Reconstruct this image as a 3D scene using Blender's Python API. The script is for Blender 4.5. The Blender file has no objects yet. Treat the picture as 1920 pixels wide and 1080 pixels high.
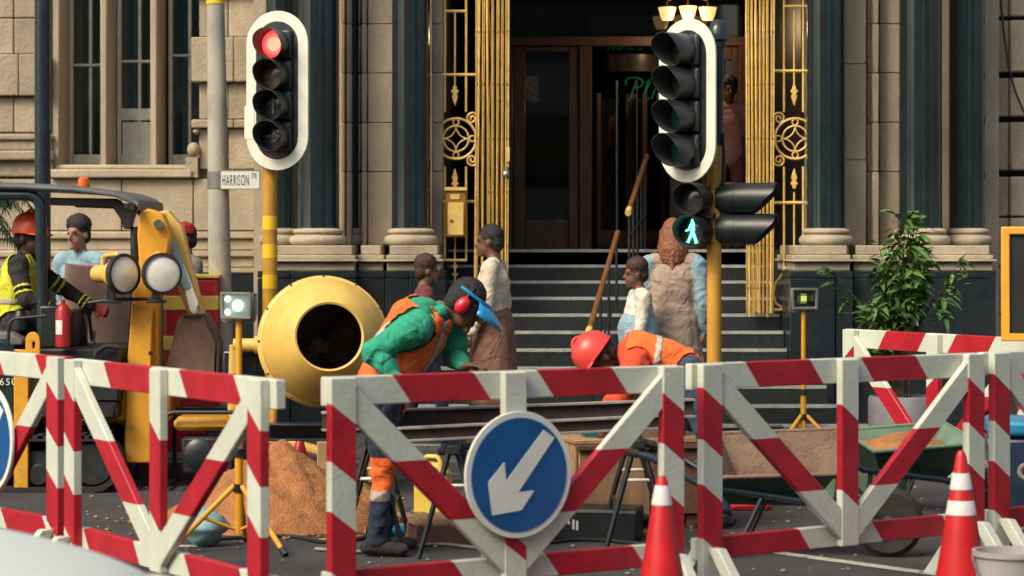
import bpy, bmesh, math, random
import numpy as np
from mathutils import Vector, Matrix, noise
R = math.radians
PI = math.pi
random.seed(7)
SC = bpy.context.scene
COL = SC.collection

# ------------------------------------------------------------------ camera, sky, sun, exposure
F = 4500.0          # focal length in photograph pixels (1920 wide)
EYE = 1.55          # eye height, metres
HOR = 462.0         # horizon row in the photograph
cam = bpy.data.cameras.new('camera')
cam.sensor_width = 36.0
cam.lens = F / 1920 * 36.0
cam.shift_y = -(540 - HOR) / 1920
cam.clip_start = 0.1
cam.clip_end = 500
cam.dof.use_dof = True
cam.dof.focus_distance = 14.5
cam.dof.aperture_fstop = 3.2
camo = bpy.data.objects.new('camera', cam)
camo.location = (0, 0, EYE)
camo.rotation_euler = (R(90), 0, 0)
COL.objects.link(camo)
SC.camera = camo

SUN_AZ, SUN_EL = -137.0, 44.0     # degrees: azimuth from +Y clockwise (negative = left of the view), elevation
w = bpy.data.worlds.new('World'); SC.world = w; w.use_nodes = True
nt = w.node_tree
bg = nt.nodes['Background']
sky = nt.nodes.new('ShaderNodeTexSky'); sky.sky_type = 'NISHITA'; sky.sun_disc = False
sky.sun_elevation = R(SUN_EL); sky.sun_rotation = R(SUN_AZ)
sky.air_density = 1.1; sky.dust_density = 6.0; sky.ozone_density = 1.0
nt.links.new(sky.outputs[0], bg.inputs[0]); bg.inputs[1].default_value = 0.15
sun = bpy.data.lights.new('sun', 'SUN'); sun.energy = 1.75; sun.angle = R(22); sun.color = (1.0, 0.89, 0.67)
so = bpy.data.objects.new('sun', sun); COL.objects.link(so)
sd = Vector((math.sin(R(SUN_AZ)) * math.cos(R(SUN_EL)), math.cos(R(SUN_AZ)) * math.cos(R(SUN_EL)), math.sin(R(SUN_EL))))
so.rotation_euler = sd.to_track_quat('Z', 'Y').to_euler(); so.location = (-10, 5, 14)
SC.view_settings.view_transform = 'Standard'
SC.view_settings.look = 'None'
SC.view_settings.gamma = 1.0
SC.view_settings.exposure = 0.40
SC.cycles.use_denoising = True
SC.cycles.max_bounces = 6
SC.cycles.transparent_max_bounces = 12
SC.cycles.caustics_reflective = False
SC.cycles.caustics_refractive = False

def wx(px, Y): return (px - 960) * Y / F
def wz(py, Y): return EYE - (py - HOR) * Y / F
def at(px, py, Y): return Vector((wx(px, Y), Y, wz(py, Y)))

# ------------------------------------------------------------------ materials
MATS = {}
def pmat(name, col, rough=.5, metal=0., var=.15, scale=5., bump=0., bscale=80., dirt=0., dirtcol=(.05, .043, .035),
         dscale=3., coat=0., stretch=None, emis=None, estr=1., alpha=1., trans=0., rnd=0., spec=.5, rvar=.1, sheen=0.):
    m = bpy.data.materials.new(name); m.use_nodes = True
    n = m.node_tree.nodes; L = m.node_tree.links
    b = n['Principled BSDF']
    geo = n.new('ShaderNodeNewGeometry')
    src = geo.outputs['Position']
    if stretch:
        mp = n.new('ShaderNodeMapping'); mp.inputs['Scale'].default_value = stretch
        L.new(src, mp.inputs['Vector']); src2 = mp.outputs['Vector']
    else:
        src2 = src
    nz = n.new('ShaderNodeTexNoise'); nz.inputs['Scale'].default_value = scale; nz.inputs['Detail'].default_value = 7
    nz.inputs['Roughness'].default_value = .62
    L.new(src2, nz.inputs['Vector'])
    rp = n.new('ShaderNodeValToRGB')
    rp.color_ramp.elements[0].position = .3; rp.color_ramp.elements[1].position = .72
    lo = [max(0, c * (1 - var)) for c in col]; hi = [min(1, c * (1 + var)) for c in col]
    rp.color_ramp.elements[0].color = (*lo, 1); rp.color_ramp.elements[1].color = (*hi, 1)
    L.new(nz.outputs['Fac'], rp.inputs['Fac'])
    out = rp.outputs['Color']
    if rnd:
        oi = n.new('ShaderNodeObjectInfo')
        hs = n.new('ShaderNodeHueSaturation')
        mr = n.new('ShaderNodeMapRange'); mr.inputs['To Min'].default_value = 1 - rnd; mr.inputs['To Max'].default_value = 1 + rnd
        L.new(oi.outputs['Random'], mr.inputs['Value']); L.new(mr.outputs[0], hs.inputs['Value'])
        L.new(out, hs.inputs['Color']); out = hs.outputs['Color']
    if dirt:
        n2 = n.new('ShaderNodeTexNoise'); n2.inputs['Scale'].default_value = dscale; n2.inputs['Detail'].default_value = 9
        n2.inputs['Roughness'].default_value = .7
        L.new(src2, n2.inputs['Vector'])
        r2 = n.new('ShaderNodeValToRGB'); r2.color_ramp.elements[0].position = .48; r2.color_ramp.elements[1].position = .75
        r2.color_ramp.elements[0].color = (0, 0, 0, 1); r2.color_ramp.elements[1].color = (dirt, dirt, dirt, 1)
        L.new(n2.outputs['Fac'], r2.inputs['Fac'])
        mx = n.new('ShaderNodeMix'); mx.data_type = 'RGBA'
        L.new(r2.outputs['Color'], mx.inputs[0]); L.new(out, mx.inputs[6]); mx.inputs[7].default_value = (*dirtcol, 1)
        out = mx.outputs[2]
    L.new(out, b.inputs['Base Color'])
    b.inputs['Metallic'].default_value = metal
    if rvar:
        mr = n.new('ShaderNodeMapRange'); mr.inputs['To Min'].default_value = max(.02, rough - rvar); mr.inputs['To Max'].default_value = min(1, rough + rvar)
        L.new(nz.outputs['Fac'], mr.inputs['Value']); L.new(mr.outputs[0], b.inputs['Roughness'])
    else:
        b.inputs['Roughness'].default_value = rough
    b.inputs['Specular IOR Level'].default_value = spec
    if coat: b.inputs['Coat Weight'].default_value = coat; b.inputs['Coat Roughness'].default_value = .06
    if sheen: b.inputs['Sheen Weight'].default_value = sheen
    if emis: b.inputs['Emission Color'].default_value = (*emis, 1); b.inputs['Emission Strength'].default_value = estr
    if trans: b.inputs['Transmission Weight'].default_value = trans
    b.inputs['Alpha'].default_value = alpha
    if bump:
        bn = n.new('ShaderNodeTexNoise'); bn.inputs['Scale'].default_value = bscale; bn.inputs['Detail'].default_value = 5
        L.new(src2 if name in ('wood','ply') else src, bn.inputs['Vector'])
        bp = n.new('ShaderNodeBump'); bp.inputs['Strength'].default_value = bump; bp.inputs['Distance'].default_value = .02
        L.new(bn.outputs['Fac'], bp.inputs['Height']); L.new(bp.outputs['Normal'], b.inputs['Normal'])
    MATS[name] = m
    return m

def glassmat(name, tint=(.9, .95, .95), refl=.12, rough=.02):
    m = bpy.data.materials.new(name); m.use_nodes = True
    n = m.node_tree.nodes; L = m.node_tree.links
    n.remove(n['Principled BSDF'])
    t = n.new('ShaderNodeBsdfTransparent'); t.inputs[0].default_value = (*tint, 1)
    g = n.new('ShaderNodeBsdfGlossy'); g.inputs['Roughness'].default_value = rough
    fr = n.new('ShaderNodeFresnel'); fr.inputs['IOR'].default_value = 1.5
    ad = n.new('ShaderNodeMath'); ad.operation = 'ADD'; ad.inputs[1].default_value = refl; ad.use_clamp = True
    L.new(fr.outputs[0], ad.inputs[0])
    mx = n.new('ShaderNodeMixShader'); L.new(ad.outputs[0], mx.inputs[0]); L.new(t.outputs[0], mx.inputs[1]); L.new(g.outputs[0], mx.inputs[2])
    L.new(mx.outputs[0], n['Material Output'].inputs['Surface'])
    MATS[name] = m
    return m

def emat(name, col, s):
    return pmat(name, [c * .6 for c in col], .4, var=0.02, emis=col, estr=s, rvar=0)

# ------------------------------------------------------------------ mesh builder
class MB:
    def __init__(s): s.v = []; s.f = []; s.mi = []; s.cur = 0
    def add(s, vs, fs, M=None):
        o = len(s.v)
        if M is not None: vs = [M @ Vector(p) for p in vs]
        s.v += [tuple(p) for p in vs]
        for f in fs: s.f.append(tuple(i + o for i in f)); s.mi.append(s.cur)
        return s
    def box(s, c, d, M=None, rot=None):
        x, y, z = d[0] / 2, d[1] / 2, d[2] / 2
        vs = [(-x,-y,-z),(x,-y,-z),(x,y,-z),(-x,y,-z),(-x,-y,z),(x,-y,z),(x,y,z),(-x,y,z)]
        T = Matrix.Translation(c)
        if rot is not None: T = T @ (rot.to_4x4() if isinstance(rot, Matrix) else Matrix.Rotation(rot, 4, 'Z'))
        if M is not None: T = M @ T
        return s.add(vs, [(0,3,2,1),(4,5,6,7),(0,1,5,4),(1,2,6,5),(2,3,7,6),(3,0,4,7)], T)
    def bx(s, x0, x1, y0, y1, z0, z1):
        return s.box(((x0+x1)/2,(y0+y1)/2,(z0+z1)/2),(abs(x1-x0),abs(y1-y0),abs(z1-z0)))
    def prism(s, poly, d0, d1, M=None):           # poly in x,z; extruded along y
        n = len(poly)
        vs = [(p[0], d0, p[1]) for p in poly] + [(p[0], d1, p[1]) for p in poly]
        area = sum(poly[i][0]*poly[(i+1)%n][1]-poly[(i+1)%n][0]*poly[i][1] for i in range(n))
        idx = list(range(n)) if area > 0 else list(range(n-1,-1,-1))
        fs = [tuple(idx), tuple(i + n for i in reversed(idx))]
        for k in range(n):
            a, b = idx[k], idx[(k+1) % n]
            fs.append((b, a, a + n, b + n))
        return s.add(vs, fs, M)
    def ring(s, outer, inner, d0, d1, M=None):    # flat ring between two loops of the same count, in x,z
        n = len(outer); vs = []
        for lp, d in ((outer, d0), (inner, d0), (outer, d1), (inner, d1)): vs += [(p[0], d, p[1]) for p in lp]
        fs = []
        for i in range(n):
            j = (i + 1) % n
            fs += [(i, j, n + j, n + i), (2*n + j, 2*n + i, 3*n + i, 3*n + j), (j, i, 2*n + i, 2*n + j), (n + i, n + j, 3*n + j, 3*n + i)]
        return s.add(vs, fs, M)
    def tube(s, pts, r, n=10, closed=False, M=None, flat=1.0):
        pts = [Vector(p) for p in pts]; k = len(pts)
        rs = r if isinstance(r, (list, tuple)) else [r] * k
        vs = []; fs = []; up = None
        for i, p in enumerate(pts):
            if closed: t = (pts[(i+1) % k] - pts[i-1])
            elif i == 0: t = pts[1] - p
            elif i == k - 1: t = p - pts[i-1]
            else: t = (pts[i+1] - p).normalized() + (p - pts[i-1]).normalized()
            t = t.normalized()
            if up is None:
                up = Vector((0,0,1)) if abs(t.z) < .9 else Vector((0,1,0))
            a = t.cross(up)
            if a.length < 1e-5: a = t.orthogonal()
            a.normalize(); b = a.cross(t).normalized(); up = b
            for q in range(n):
                an = 2*PI*q/n
                vs.append(p + a*(math.cos(an)*rs[i]) + b*(math.sin(an)*rs[i]*flat))
        m = k if closed else k - 1
        for i in range(m):
            for q in range(n):
                q2 = (q+1) % n; i2 = (i+1) % k
                fs.append((i*n+q, i*n+q2, i2*n+q2, i2*n+q))
        if not closed:
            fs.append(tuple(range(n-1, -1, -1))); fs.append(tuple((k-1)*n+q for q in range(n)))
        return s.add(vs, fs, M)
    def lathe(s, prof, n=24, M=None, cap=True, a0=0, a1=2*PI):   # prof = [(r,z)]
        full = abs(a1 - a0 - 2*PI) < 1e-6
        m = n if full else n + 1
        vs = []; fs = []
        for r, z in prof:
            for q in range(m):
                a = a0 + (a1 - a0) * q / n
                vs.append((r*math.cos(a), r*math.sin(a), z))
        for i in range(len(prof)-1):
            for q in range(n):
                q2 = (q+1) % m
                fs.append((i*m+q, i*m+q2, (i+1)*m+q2, (i+1)*m+q))
        if cap and full:
            if prof[0][0] > 1e-6: fs.append(tuple(range(m-1, -1, -1)))
            if prof[-1][0] > 1e-6: fs.append(tuple((len(prof)-1)*m+q for q in range(m)))
        return s.add(vs, fs, M)
    def ball(s, c, r, nu=14, nv=9, M=None):
        if not isinstance(r, (list, tuple, Vector)): r = (r, r, r)
        T = Matrix.Translation(c) @ Matrix.Diagonal((*r, 1))
        if M is not None: T = M @ T
        prof = [(math.sin(PI*i/nv), -math.cos(PI*i/nv)) for i in range(nv+1)]
        prof[0] = (1e-4, -1); prof[-1] = (1e-4, 1)
        return s.lathe(prof, nu, T)
    def cyl(s, a, b, r, n=16, r2=None):
        return s.tube([a, b], [r, r if r2 is None else r2], n)
    def mesh(s, name, mats, angle=35, smooth=True):
        me = bpy.data.meshes.new(name)
        me.from_pydata(s.v, [], s.f)
        for m in (mats if isinstance(mats, (list, tuple)) else [mats]):
            me.materials.append(MATS[m] if isinstance(m, str) else m)
        me.polygons.foreach_set('material_index', s.mi)
        if smooth:
            me.polygons.foreach_set('use_smooth', [True]*len(me.polygons))
            me.update(); me.set_sharp_from_angle(angle=R(angle))
        me.update()
        return me
    def build(s, name, mats, parent=None, bev=0, angle=35, seg=1, smooth=True, world=False, origin=None):
        if world and parent is not None:
            o = wloc(parent); s.v = [(p[0]-o[0], p[1]-o[1], p[2]-o[2]) for p in s.v]
        if origin is not None: s.v = [(p[0]-origin[0], p[1]-origin[1], p[2]-origin[2]) for p in s.v]
        ob = obj(name, s.mesh(name, mats, angle, smooth), parent)
        if origin is not None: ob.location = origin
        if bev:
            b = ob.modifiers.new('bevel', 'BEVEL'); b.width = bev; b.segments = seg; b.limit_method = 'ANGLE'; b.angle_limit = R(40)
            b.harden_normals = False
        return ob

def wloc(o):
    v = Vector(o.location)
    while o.parent: o = o.parent; v = v + Vector(o.location)
    return v
def obj(name, me, parent=None):
    o = bpy.data.objects.new(name, me); COL.objects.link(o)
    if parent is not None: o.parent = parent
    return o
def tag(o, label=None, cat=None, group=None, kind=None):
    if label: o['label'] = label
    if cat: o['category'] = cat
    if group: o['group'] = group
    if kind: o['kind'] = kind
    return o
def thing(name, label, cat, loc=(0,0,0), rz=0, group=None):
    o = obj(name, None); o.location = loc; o.rotation_euler = (0,0,rz); o.empty_display_size = .2
    return tag(o, label, cat, group)
def copy_tree(o, parent=None):
    c = o.copy(); COL.objects.link(c)
    if parent is not None: c.parent = parent
    for ch in list(o.children): copy_tree(ch, c)
    return c
def frame(o, z, x=None):       # matrix with +Z along z
    z = Vector(z).normalized()
    q = z.to_track_quat('Z', 'Y').to_matrix().to_4x4()
    return Matrix.Translation(o) @ q
def text_mesh(body, size, ext=.001, sx=1.0):
    c = bpy.data.curves.new('lettering', 'FONT'); c.body = body; c.size = size; c.extrude = ext; c.align_x = 'LEFT'; c.space_character = 1.22
    o = bpy.data.objects.new('tmp', c); COL.objects.link(o)
    dg = bpy.context.evaluated_depsgraph_get()
    me = bpy.data.meshes.new_from_object(o.evaluated_get(dg))
    bpy.data.objects.remove(o)
    for v in me.vertices: v.co.x *= sx
    return me
# ------------------------------------------------------------------ the palette
pmat('stone', (.41, .345, .245), .85, var=.22, scale=2.2, bump=.35, bscale=40, dirt=.4, dirtcol=(.15, .12, .09), dscale=1.6, stretch=(1.3, 1.3, .7), rnd=.10)
pmat('stone_block', (.375, .315, .225), .88, var=.22, scale=3, bump=.5, bscale=34, dirt=.45, dirtcol=(.14, .115, .09), dscale=1.4, stretch=(1.4, 1.4, .7), rnd=.14)
pmat('granite', (.013, .024, .027), .07, var=.22, scale=9, rvar=.02, spec=.5)
pmat('plinth_granite', (.012, .019, .024), .3, var=.4, scale=50, rvar=.08, dirt=.35, dirtcol=(.05, .05, .05), dscale=2.5)
pmat('step_granite', (.016, .022, .022), .42, var=.4, scale=30, rvar=.12, dirt=.4, dirtcol=(.045, .045, .042))
pmat('nosing', (.34, .35, .32), .5, var=.25, scale=14, dirt=.3)
pmat('gold', (.84, .58, .17), .36, metal=.1, var=.15, scale=9, dirt=.35, dirtcol=(.09, .05, .015), dscale=14)
pmat('gold_dark', (.40, .22, .045), .42, metal=.35, var=.25, scale=12, dirt=.5, dirtcol=(.06, .03, .01), dscale=10)
pmat('brass_wood', (.20, .085, .03), .35, var=.3, scale=18, dirt=.4, stretch=(1, 1, 1))
pmat('black_metal', (.014, .017, .019), .45, var=.3, scale=12, dirt=.3, dirtcol=(.05, .045, .04))
pmat('canopy', (.085, .098, .10), .45, var=.2, scale=5, dirt=.5, dirtcol=(.16, .15, .13), dscale=3)
pmat('blue_black', (.016, .028, .037), .27, var=.25, scale=7, dirt=.25, dirtcol=(.06, .06, .055))
pmat('plastic_black', (.012, .017, .020), .38, var=.25, scale=8, dirt=.3, dirtcol=(.055, .055, .05), dscale=9)
pmat('visor_inside', (.05, .055, .057), .6, var=.2, scale=8)
pmat('board_white', (.70, .72, .62), .5, var=.07, scale=7, dirt=.25, dirtcol=(.35, .34, .28), dscale=6)
pmat('wood_dark', (.085, .042, .030), .4, var=.35, scale=6, stretch=(5, 5, .6), coat=.2)
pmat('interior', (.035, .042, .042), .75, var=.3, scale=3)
pmat('interior_panel', (.16, .11, .085), .5, var=.3, scale=4)
pmat('door_metal', (.06, .046, .038), .3, metal=.6, var=.25, scale=4)
pmat('window_paint', (.64, .64, .58), .6, var=.16, scale=9, dirt=.4, dirtcol=(.12, .10, .08), dscale=7)
pmat('curtain', (.36, .46, .47), .9, var=.25, scale=4, stretch=(6, 6, .3))
pmat('blind', (.42, .43, .38), .8, var=.1)
glassmat('glass', (.75, .86, .86), .05)
glassmat('door_glass', (.45, .52, .52), .045, .03)
pmat('asphalt', (.048, .047, .046), .85, var=.3, scale=2.2, bump=.6, bscale=160, dirt=.5, dirtcol=(.085, .07, .055), dscale=1.1)
pmat('paving', (.085, .083, .08), .8, var=.25, scale=6, bump=.4, bscale=90, dirt=.4, dirtcol=(.05, .045, .04), rnd=.15)
pmat('kerb', (.20, .19, .17), .8, var=.2, scale=9, bump=.3, bscale=70, dirt=.4)
pmat('road_paint', (.42, .42, .38), .7, var=.25, scale=9, dirt=.6, dirtcol=(.08, .075, .07), dscale=12)
pmat('paint_white', (.55, .59, .495), .5, var=.07, scale=8, bump=.12, bscale=50, dirt=.3, dirtcol=(.36, .34, .27), dscale=5, stretch=(1, 1, .7))
pmat('paint_red', (.40, .010, .022), .42, var=.2, scale=7, bump=.12, bscale=50, dirt=.25, dirtcol=(.18, .02, .02), dscale=6)
pmat('sign_blue', (.006, .085, .27), .38, var=.12, scale=5)
pmat('sign_white', (.68, .71, .64), .45, var=.06, scale=7, dirt=.15, dirtcol=(.4, .4, .35))
pmat('cone_red', (.50, .009, .014), .42, var=.18, scale=8, dirt=.35, dirtcol=(.2, .03, .02), dscale=5)
pmat('cone_band', (.66, .62, .60), .4, var=.1, scale=9, dirt=.3, dirtcol=(.35, .28, .25), dscale=9)
pmat('excavator_yellow', (.70, .34, .03), .42, var=.12, scale=5, dirt=.45, dirtcol=(.16, .09, .035), dscale=6)
pmat('mixer_yellow', (.72, .47, .115), .38, var=.12, scale=4, dirt=.4, dirtcol=(.40, .27, .09), dscale=7)
pmat('mixer_inside', (.20, .165, .13), .7, var=.5, scale=9, bump=.5, bscale=40)
pmat('pole_yellow', (.52, .27, .03), .5, var=.2, scale=6, dirt=.5, dirtcol=(.17, .085, .02), dscale=8, stretch=(1, 1, .6))
pmat('band_yellow', (.80, .50, .02), .4, var=.08, scale=8)
pmat('lamp_yellow', (.72, .36, .02), .4, var=.1, scale=9, dirt=.3, dirtcol=(.2, .1, .02), dscale=9)
pmat('concrete', (.36, .35, .29), .85, var=.22, scale=6, bump=.15, bscale=60, dirt=.5, dirtcol=(.13, .12, .095), dscale=7, stretch=(1, 1, .5))
pmat('grey_metal', (.20, .20, .19), .45, metal=.3, var=.2, scale=9, dirt=.3)
pmat('steel', (.45, .45, .44), .3, metal=.9, var=.15, scale=10)
pmat('reflector', (.75, .78, .74), .12, metal=.85, var=.05)
pmat('lens_clear', (.74, .77, .69), .15, var=.10, scale=22, coat=.5)
pmat('rust', (.075, .048, .038), .75, var=.35, scale=12, bump=.4, bscale=60, dirt=.5, dirtcol=(.10, .05, .03), dscale=6)
pmat('beam_edge', (.30, .27, .24), .6, var=.3, scale=14, dirt=.4)
pmat('sand', (.36, .15, .05), .95, var=.3, scale=9, bump=.9, bscale=70, dirt=.35, dirtcol=(.20, .075, .025), dscale=5)
pmat('wood', (.36, .215, .11), .75, var=.3, scale=5, bump=.3, bscale=40, dirt=.5, dirtcol=(.15, .09, .05), dscale=4, stretch=(4, 4, .7))
pmat('ply', (.15, .075, .045), .7, var=.3, scale=5, bump=.25, bscale=40, dirt=.5, dirtcol=(.07, .04, .03), dscale=4)
pmat('barrow_brown', (.19, .125, .09), .75, var=.3, scale=6, bump=.4, bscale=50, dirt=.6, dirtcol=(.07, .04, .025), dscale=7)
pmat('barrow_green', (.015, .045, .032), .5, var=.3, scale=6, dirt=.5, dirtcol=(.10, .075, .05), dscale=6)
pmat('barrow_inside', (.12, .21, .15), .7, var=.3, scale=6, dirt=.5, dirtcol=(.18, .12, .08), dscale=5)
pmat('rubber', (.014, .014, .014), .8, var=.3, scale=20, dirt=.5, dirtcol=(.06, .05, .04), dscale=9)
pmat('blue_plastic', (.01, .20, .36), .4, var=.15, scale=9)
pmat('pale_blue', (.20, .36, .40), .6, var=.3, scale=9)
pmat('yellow_plastic', (.68, .50, .08), .45, var=.15, scale=9, dirt=.3, dirtcol=(.3, .2, .05))
pmat('red_plastic', (.35, .012, .015), .4, var=.15, scale=9)
pmat('pot_grey', (.23, .23, .235), .7, var=.2, scale=5, bump=.2, dirt=.3)
pmat('soil', (.035, .022, .014), .95, var=.4, scale=20, bump=.8)
pmat('leaf', (.11, .24, .05), .42, var=.45, scale=5, rnd=.4, spec=.4)
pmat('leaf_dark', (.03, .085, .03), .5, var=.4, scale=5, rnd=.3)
pmat('bark', (.08, .055, .035), .9, var=.3, scale=20, bump=.5)
pmat('sign_orange', (.74, .36, .03), .45, var=.1, scale=5, dirt=.25, dirtcol=(.3, .14, .03))
pmat('sign_dark', (.012, .014, .015), .5, var=.2)
pmat('sign_ink', (.02, .02, .02), .6, var=.1)
pmat('car_white', (.62, .67, .62), .5, var=.03, scale=4)
pmat('car_blue', (.012, .03, .06), .22, var=.1, scale=4, coat=.8)
pmat('car_red', (.12, .012, .02), .3, var=.1, scale=4, coat=.5)
glassmat('car_glass', (.25, .3, .3), .08)
pmat('tub', (.55, .52, .52), .35, var=.1, trans=.35)
# cloth, skin
def cloth(name, col, **k):
    m = pmat(name, col, .88, var=.22, scale=7, bump=.8, bscale=8, sheen=.05, rvar=.05, **k)
    for n in m.node_tree.nodes:
        if n.type == 'TEX_NOISE' and abs(n.inputs['Scale'].default_value - 8) < .01:
            n.inputs['Distortion'].default_value = 1.6; n.inputs['Detail'].default_value = 3
        if n.type == 'BUMP': n.inputs['Distance'].default_value = .035
    return m
cloth('teal', (.018, .30, .175)); cloth('orange', (.88, .145, .022)); cloth('orange_red', (.72, .07, .02))
cloth('silver_tape', (.42, .38, .32)); cloth('navy', (.012, .02, .045)); cloth('black_cloth', (.016, .015, .016))
cloth('hi_yellow', (.60, .62, .04)); cloth('cream', (.56, .50, .38)); cloth('brown_cloth', (.17, .085, .055))
cloth('beige', (.36, .275, .205)); cloth('light_blue', (.22, .36, .42)); cloth('pink', (.42, .20, .17)); cloth('maroon', (.13, .028, .032))
cloth('denim', (.03, .055, .10)); cloth('white_cloth', (.60, .57, .48)); cloth('grey_cloth', (.15, .145, .14))
cloth('dusty_pink', (.46, .27, .22)); pmat('sheet_pink', (.46, .29, .24), .9, var=.25, scale=3); cloth('glove', (.25, .04, .04))
pmat('skin_dark', (.060, .030, .019), .5, var=.15, scale=20, spec=.4)
pmat('skin_brown', (.14, .068, .042), .5, var=.15, scale=20, spec=.4)
pmat('skin_mid', (.30, .155, .10), .5, var=.12, scale=20, spec=.4)
pmat('added_dark_panel', (.010, .011, .011), .35, var=.3, scale=5)
pmat('hair_black', (.012, .010, .009), .6, var=.3, scale=60, bump=.6, bscale=120)
pmat('hair_brown', (.045, .020, .012), .6, var=.3, scale=40, bump=.6, bscale=90)
pmat('hair_auburn', (.24, .085, .035), .45, var=.35, scale=30, bump=.6, bscale=90, stretch=(4, 4, .5))
pmat('helmet_orange', (.78, .085, .018), .35, var=.08, scale=6, dirt=.2, dirtcol=(.3, .05, .02))
pmat('helmet_red', (.66, .06, .045), .35, var=.08, scale=6, dirt=.2, dirtcol=(.25, .03, .02))
pmat('muff_red', (.62, .015, .03), .3, var=.08, coat=.4)
pmat('visor_blue', (.01, .25, .52), .3, var=.08, coat=.4)
pmat('eye_white', (.6, .58, .54), .3, var=.02); pmat('eye_dark', (.01, .008, .006), .2, var=.02)
emat('lit_red', (1.0, .045, .045), 1.5); emat('lit_red_mid', (1.0, .10, .08), 1.6); emat('lit_red_core', (1.0, .26, .17), 1.7); emat('lit_green', (.10, 1.0, .62), 3.2); emat('lit_warm', (1.0, .62, .22), .9)
emat('neon_green', (.02, .5, .18), .08); emat('reflector_glow', (.95, 1.0, .85), .22); emat('lamp_lit', (1.0, .98, .85), 2.0); emat('led_glow', (1.0, .80, .18), 1.2)
pmat('beacon', (.75, .11, .01), .2, var=.1, coat=.6)
pmat('lens_dark', (.045, .038, .036), .25, var=.2, scale=40, coat=.6)
pmat('lens_amber', (.14, .10, .085), .3, var=.15, scale=40, coat=.4)
emat('lit_green_dim', (.004, .07, .045), .12)
pmat('arrow_dark', (.11, .115, .115), .45, var=.1)
# ------------------------------------------------------------------ ground, road, pavement
def struct(name, mb, m, **k):
    o = mb.build(name, m, **k); o['kind'] = 'structure'; return o
g = MB(); g.add([(-150,-60,0),(150,-60,0),(150,200,0),(-150,200,0)], [(0,1,2,3)]); struct('ground', g, 'asphalt')
KY = 15.95                                             # front of the kerb
pv = MB(); pv.bx(-14, 14, KY+.16, 40, -.2, .108); pav = struct('pavement', pv, 'paving')
slab = MB(); slab.box((0,0,0), (.482,.432,.03)); slab_me = slab.mesh('paving_slab', 'paving')
for j in range(6):
    for i in range(22):
        o = obj('paving_slab', slab_me, pav)
        o.location = (-5.25 + .49*i + (.245 if j % 2 else 0), KY+.40+.44*j, .104 + random.uniform(-.002,.002))
        o.rotation_euler = (random.uniform(-.004,.004), random.uniform(-.004,.004), 0)
kb = MB(); kb.bx(-14, 14, KY+.02, KY+.15, -.2, .09); kerb = struct('kerb', kb, 'kerb')
ks = MB(); ks.box((0,0,0), (.985,.16,.14)); ks_me = ks.mesh('kerb_stone', 'kerb')
for i in range(11):
    o = obj('kerb_stone', ks_me, kerb); o.location = (-5 + i, KY+.078, .05 + random.uniform(-.004,.004)); o.rotation_euler = (0,0,random.uniform(-.004,.004))
    b = o.modifiers.new('bevel','BEVEL'); b.width = .012; b.segments = 2
def strip(a, b, wd):
    a = Vector(a); b = Vector(b); n = (b-a).normalized().cross(Vector((0,0,1)))*wd/2
    mb = MB(); mb.add([a-n, a+n, b+n, b-n], [(0,1,2,3)]); return mb
mk = strip((.95, 12.6, .004), (2.6, 10.6, .004), .09); struct('road_marking', mk, 'road_paint')
mk = strip((-8, 11.7, .004), (-1.6, 12.4, .004), .09); struct('road_marking', mk, 'road_paint')

# ------------------------------------------------------------------ the stone building
BLD = thing('stone_building', 'beige stone building with dark polished columns and a deep porch above dark steps', 'building', (0, 20, 0))
def bp(name, m, fn, bev=0, parent=None, **k):
    mb = MB(); fn(mb); return mb.build(name, m, parent or BLD, bev=bev, world=True, **k)
def pbox(mb, x0, x1, y0, y1, Ya, Yb, Yr=None):         # pixel rectangle at depth Yr (default Ya) pushed back to Yb
    Yr = Yr or Ya
    mb.bx(wx(x0,Yr), wx(x1,Yr), Ya, Yb, wz(y1,Yr), wz(y0,Yr))
TOP = 7.5; FL0 = .6
YW = 20.5
# cores that close the volume
bp('wall', 'stone', lambda m: (m.bx(-9.0, wx(482,19.6), 21.35, 24, 0, TOP), m.bx(-9.0, wx(482,YW), YW+.10, 21.4, 0, wz(334,YW)),
    m.bx(-9, wx(-20,YW), YW+.1, 21.4, wz(334,YW), TOP), m.bx(wx(375,YW), wx(482,YW), YW+.1, 21.4, wz(334,YW), TOP)))
bp('wall', 'stone', lambda m: (m.bx(wx(482,19.6), wx(829,19.2), 19.35, 24, 0, TOP)))
bp('wall', 'stone', lambda m: (m.bx(wx(1513,19.2), wx(1880,19.2), 19.35, 24, 0, TOP), m.bx(wx(1846,19.8), 9, 19.9, 24, 0, TOP)))
bp('added_dark_panel','added_dark_panel',lambda m:m.bx(wx(1513,19.2)-.03,wx(1513,19.2)-.003,19.36,23.5,FL0,4.05))  # added dark sheets cover the wall flanks that would show bright
bp('added_dark_panel','added_dark_panel',lambda m:m.bx(wx(829,19.2)+.003,wx(829,19.2)+.03,19.36,23.5,FL0,4.05))
bp('lintel', 'stone', lambda m: m.bx(wx(826,18.6), wx(1516,18.6), 18.45, 23.6, wz(-150,18.6), TOP), .02)
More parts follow.
